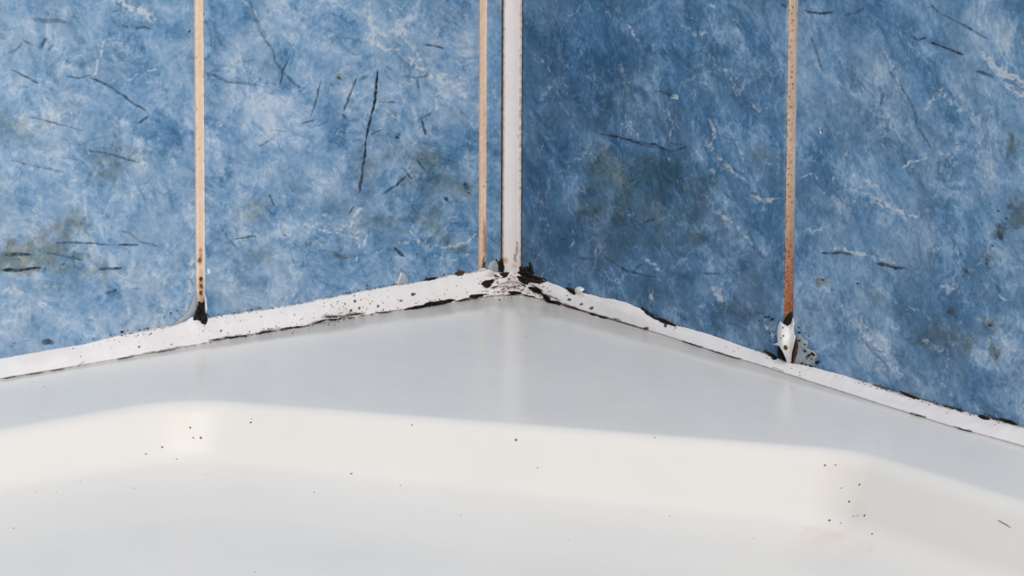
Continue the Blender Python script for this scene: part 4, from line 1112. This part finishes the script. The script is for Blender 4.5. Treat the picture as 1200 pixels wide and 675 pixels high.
for i, (x0, y0, x1, y1, w_) in enumerate(STREAKS):
    q = random.Random(500 + i)
    L_ = math.hypot(x1 - x0, y1 - y0); nx, ny = -(y1 - y0) / L_, (x1 - x0) / L_
    n_ = max(3, int(L_ / 4))
    up_, dn_ = [], []
    for k in range(1, n_):
        t = k / n_
        ww = w_ * (0.35 + q.random()) * .75
        o_ = q.uniform(-.5, .5)
        up_.append((x0 + (x1 - x0) * t + nx * (ww + o_), y0 + (y1 - y0) * t + ny * (ww + o_)))
        dn_.append((x0 + (x1 - x0) * t - nx * (ww - o_), y0 + (y1 - y0) * t - ny * (ww - o_)))
    patch('mould_streak', [(x0, y0)] + up_ + [(x1, y1)] + dn_[::-1], on_bead, 0.00035, M['mould'] if q.random() < .7 else M['mould_or_shadow_brown'], bead_root, 2, .25, None, 500 + i, 1, 2)
# crumbs of mould scattered around the growths, too small to count
CV, CF = [], []
def crumb(x, y, r_, q):
    b_ = len(CV); n_ = 6
    for i in range(n_):
        a = 2 * math.pi * i / n_
        R = r_ * q.uniform(.6, 1.3)
        CV.append(on_bead(x + R * math.cos(a) * 1.2, y + R * math.sin(a) * .8, -.0001))
    CV.append(on_bead(x, y, .0003 + r_ * .00012))
    for i in range(n_): CF.append((b_ + i, b_ + (i + 1) % n_, b_ + n_))
q = random.Random(77)
for (cx_, cy_, sx_, sy_, n_, ln) in ((588,316,6,6,26,0),(613,322,10,6,34,.45),(628,333,9,5,26,.45),(600,338,18,5,40,0),(572,332,7,5,18,0),(650,352,10,4,18,.35),(560,346,14,3,18,-.17),(395,372,26,4,60,-.22),(505,355,20,3,22,-.2),(780,378,12,3,14,.35),(668,341,6,4,10,.4),(236,372,7,6,18,0),(165,389,26,3,24,-.25),(275,368,26,2,20,-.15),(1090,471,60,2,60,.29),(1170,491,20,2,22,.29),(940,420,9,8,22,0),(420,352,26,6,30,-.2),(310,388,30,2.5,26,-.17),(906,417,6,3,10,.3)):
    for k in range(n_):
        dx_ = q.gauss(0, sx_)
        crumb(cx_ + dx_, cy_ + dx_ * ln + q.gauss(0, sy_), q.uniform(.35, 1.15), q)
tag(mesh_obj('mould_crumbs', CV, CF, M['mould'], bead_root, smooth=True), 'black mould specks', kind='stuff')
# growth at the foot of the left grout joint
patch('mould_or_shadow_patch', [(233,353),(236,355),(239.5,353),(240,363),(243,372),(241.5,380),(236.7,379.5),(232.7,374.5),(226,375.5),(228.5,369),(231.5,361)], lambda x, y, h: pL(x, y, h + .0006) if y < 372 else on_bead(x, y, h), 0.0010, M['mould'], bead_root, 4, 0.5, None, 60)

# smears and flakes of old sealant on the tiles
def flake(outline, place, thick, mat, seed, rough=.3, lift=None):
    return patch('sealant_flake', outline, place, thick, mat, bead_root, 3, rough, lift, seed)
flake([(231,341),(231.5,352),(230.5,362),(226,369),(219,375),(210,380),(200,384),(206,378),(214,372),(220,365),(225,357),(229,348)], pL, 0.0005, M['film'], 1, .5)
flake([(240,345),(242,352),(243,362),(241.5,368),(240,360)], pL, 0.0005, M['flap'], 2, .2)
flake([(243,315),(246.5,317),(247,320),(243.5,322)], pL, 0.0006, M['flap'], 3, .2)
flake([(463,334),(466,328),(469,320),(473,320),(476,322),(478,329),(477,333.5)], pL, 0.0005, M['film'], 4, .4)
flake([(464,333),(467,326),(469.5,320),(471,321),(469,328),(467,333)], pL, 0.0009, M['flap'], 5, .3)
flake([(572,317),(573,310),(577,305.5),(582,306),(584,312),(583,320),(577,324)], pL, 0.0012, M['film'], 6, .3)
flake([(560,317.5),(563,315),(568,314),(569,316),(564,318)], pL, 0.0018, M['flap'], 7, .2)
flake([(673,345),(673.5,339),(677,336.2),(682,336.5),(685,339.5),(682,341),(686,345),(690,350),(680,352)], pR, 0.0019, M['flap'], 8, .2)
# cloudy film with black dots right of the torn flap
flake([(934,390),(938,391),(941,397),(947,401),(946,408),(953,411),(957,418),(955,422),(959,427),(950,430),(938,428),(931,425),(933,405)], pR, 0.0004, M['film'], 11, .6)
def crust(x, y, r_, seed, place=pR, h=.0004, n=6, el=1.0, ang=0.0):
    q = random.Random(seed)
    pts = []
    for i in range(n):
        a = 2 * math.pi * i / n + q.uniform(-.3, .3)
        R = r_ * q.uniform(.6, 1.25)
        u, v = R * math.cos(a) * el, R * math.sin(a) * .75
        pts.append((x + u * math.cos(ang) - v * math.sin(ang), y + u * math.sin(ang) + v * math.cos(ang)))
    return patch('mould_spot', pts, place, h, M['mould'], bead_root, 2, .25, None, seed, 1, 2)
for i, (x, y, r_, el, an) in enumerate(((936,389.5,1.5,1.8,.3),(936.5,399,1.3,1.2,0),(943,403.5,1.5,1,0),(942.7,411.3,1.9,1,.4),(953,415.2,2.2,1.6,.6),(957,425,2.9,1.1,0),(939.4,425.5,1.7,1,0),(943.5,428,1.4,1,.2),(947,417,1.4,2.6,-.7),(950,429,1.1,1.5,.2),(951,421,.8,1,0),(945,421,.7,1,0),
                                        (897,412,2.0,1.5,.4),(905,417,2.4,1.2,.9),(903,421,1.3,1,0),(900,371.5,1.6,1.3,.3),(905,374,1.6,1,0))):
    crust(x, y, r_, 300 + i, lambda a, b, h: pR(a, b, h + .0004), .0004, 6, el, an)

# torn flap standing off the foot of the rusty joint
flap = empty('sealant_flap', tuple(onR(922, 425)))
tag(flap, 'torn white silicone flap peeling off the foot of the rusty joint', 'sealant')
fo = tuple(onR(922, 425))
def local(o):
    o.parent = flap
    o.location = -Vector(fo)
    return o
def lift_f(x, y):
    t = max(0, min(1, (428 - y) / 50))
    return 0.0036 * math.sin(math.pi * min(1, t * 1.05 + .02)) ** .8 + 0.0012 * math.sin((x - 912) * .35)
local(patch('flap_sheet', [(914,377),(918,379.5),(922,381),(927,378),(929,372),(930.5,379),(930.5,390),(932.3,394),(930.5,404),(928,414),(926.5,426),(923,428),(921,421),(917,412),(912.5,404.5),(911,398),(911,386)], pR, 0.0007, M['flap'], None, 5, .12, lift_f, 3, .6, 4, -0.0001))
local(patch('torn_tip', [(906,403.3),(910,402.2),(913,399.5),(913.5,405),(910,404.6)], pR, 0.0008, M['flap'], None, 3, .1, lambda x, y: .0022, 4, 1, 4, -0.001))
local(patch('mould_or_shadow_patch', [(912,406),(916,412),(920,420),(922,426.5),(917,426),(913,421),(911,414)], pR, 0.0007, M['mould'], None, 3, .3, None, 5))
local(patch('mould_or_shadow_patch', [(932,396),(935,402),(935,410),(932,420),(930,425),(928,420),(929,409)], pR, 0.0007, M['mould_or_shadow_brown'], None, 3, .3, None, 6))  # shadow along the flap's right side, put in as a brown crust
local(patch('mould_or_shadow_patch', [(918,378),(921,372),(927,365),(928,374),(926,380),(921,381.5)], pR, 0.0006, M['mould'], None, 3, .3, None, 7))
local(patch('mould_spot', [(918.5,406),(921,404.5),(923,407),(922,410),(919,409)], pR, 0.0006, M['mould_or_shadow_brown'], None, 2, .2, lambda x, y: lift_f(x, y) + .0004, 8, 1, 4, -0.003))
for i, (x, y, q) in enumerate(((917.5,383.5,.8),(918.3,393.5,1.0),(915.3,396,.6))):
    local(patch('mould_spot', [(x - q, y), (x, y - q * 1.3), (x + q, y), (x, y + q * 1.3)], pR, 0.0004, M['mould_or_shadow_brown'], None, 2, .1, lambda a, b: lift_f(a, b) + .0004, 20 + i, 1, 4, -0.003))

# drop of water on the far right tile
drop = patch('water_droplet', [(959.3,151),(960.5,148.6),(962.3,148),(964,150),(964.3,153.5),(963.2,156.5),(961.3,157.4),(959.6,155)], pR, 0.0011, M['water'], None, 5, .03, None, 1, 1, 4, -0.00005)
tag(drop, 'tiny clear water droplet on the far right blue tile', 'water drop')
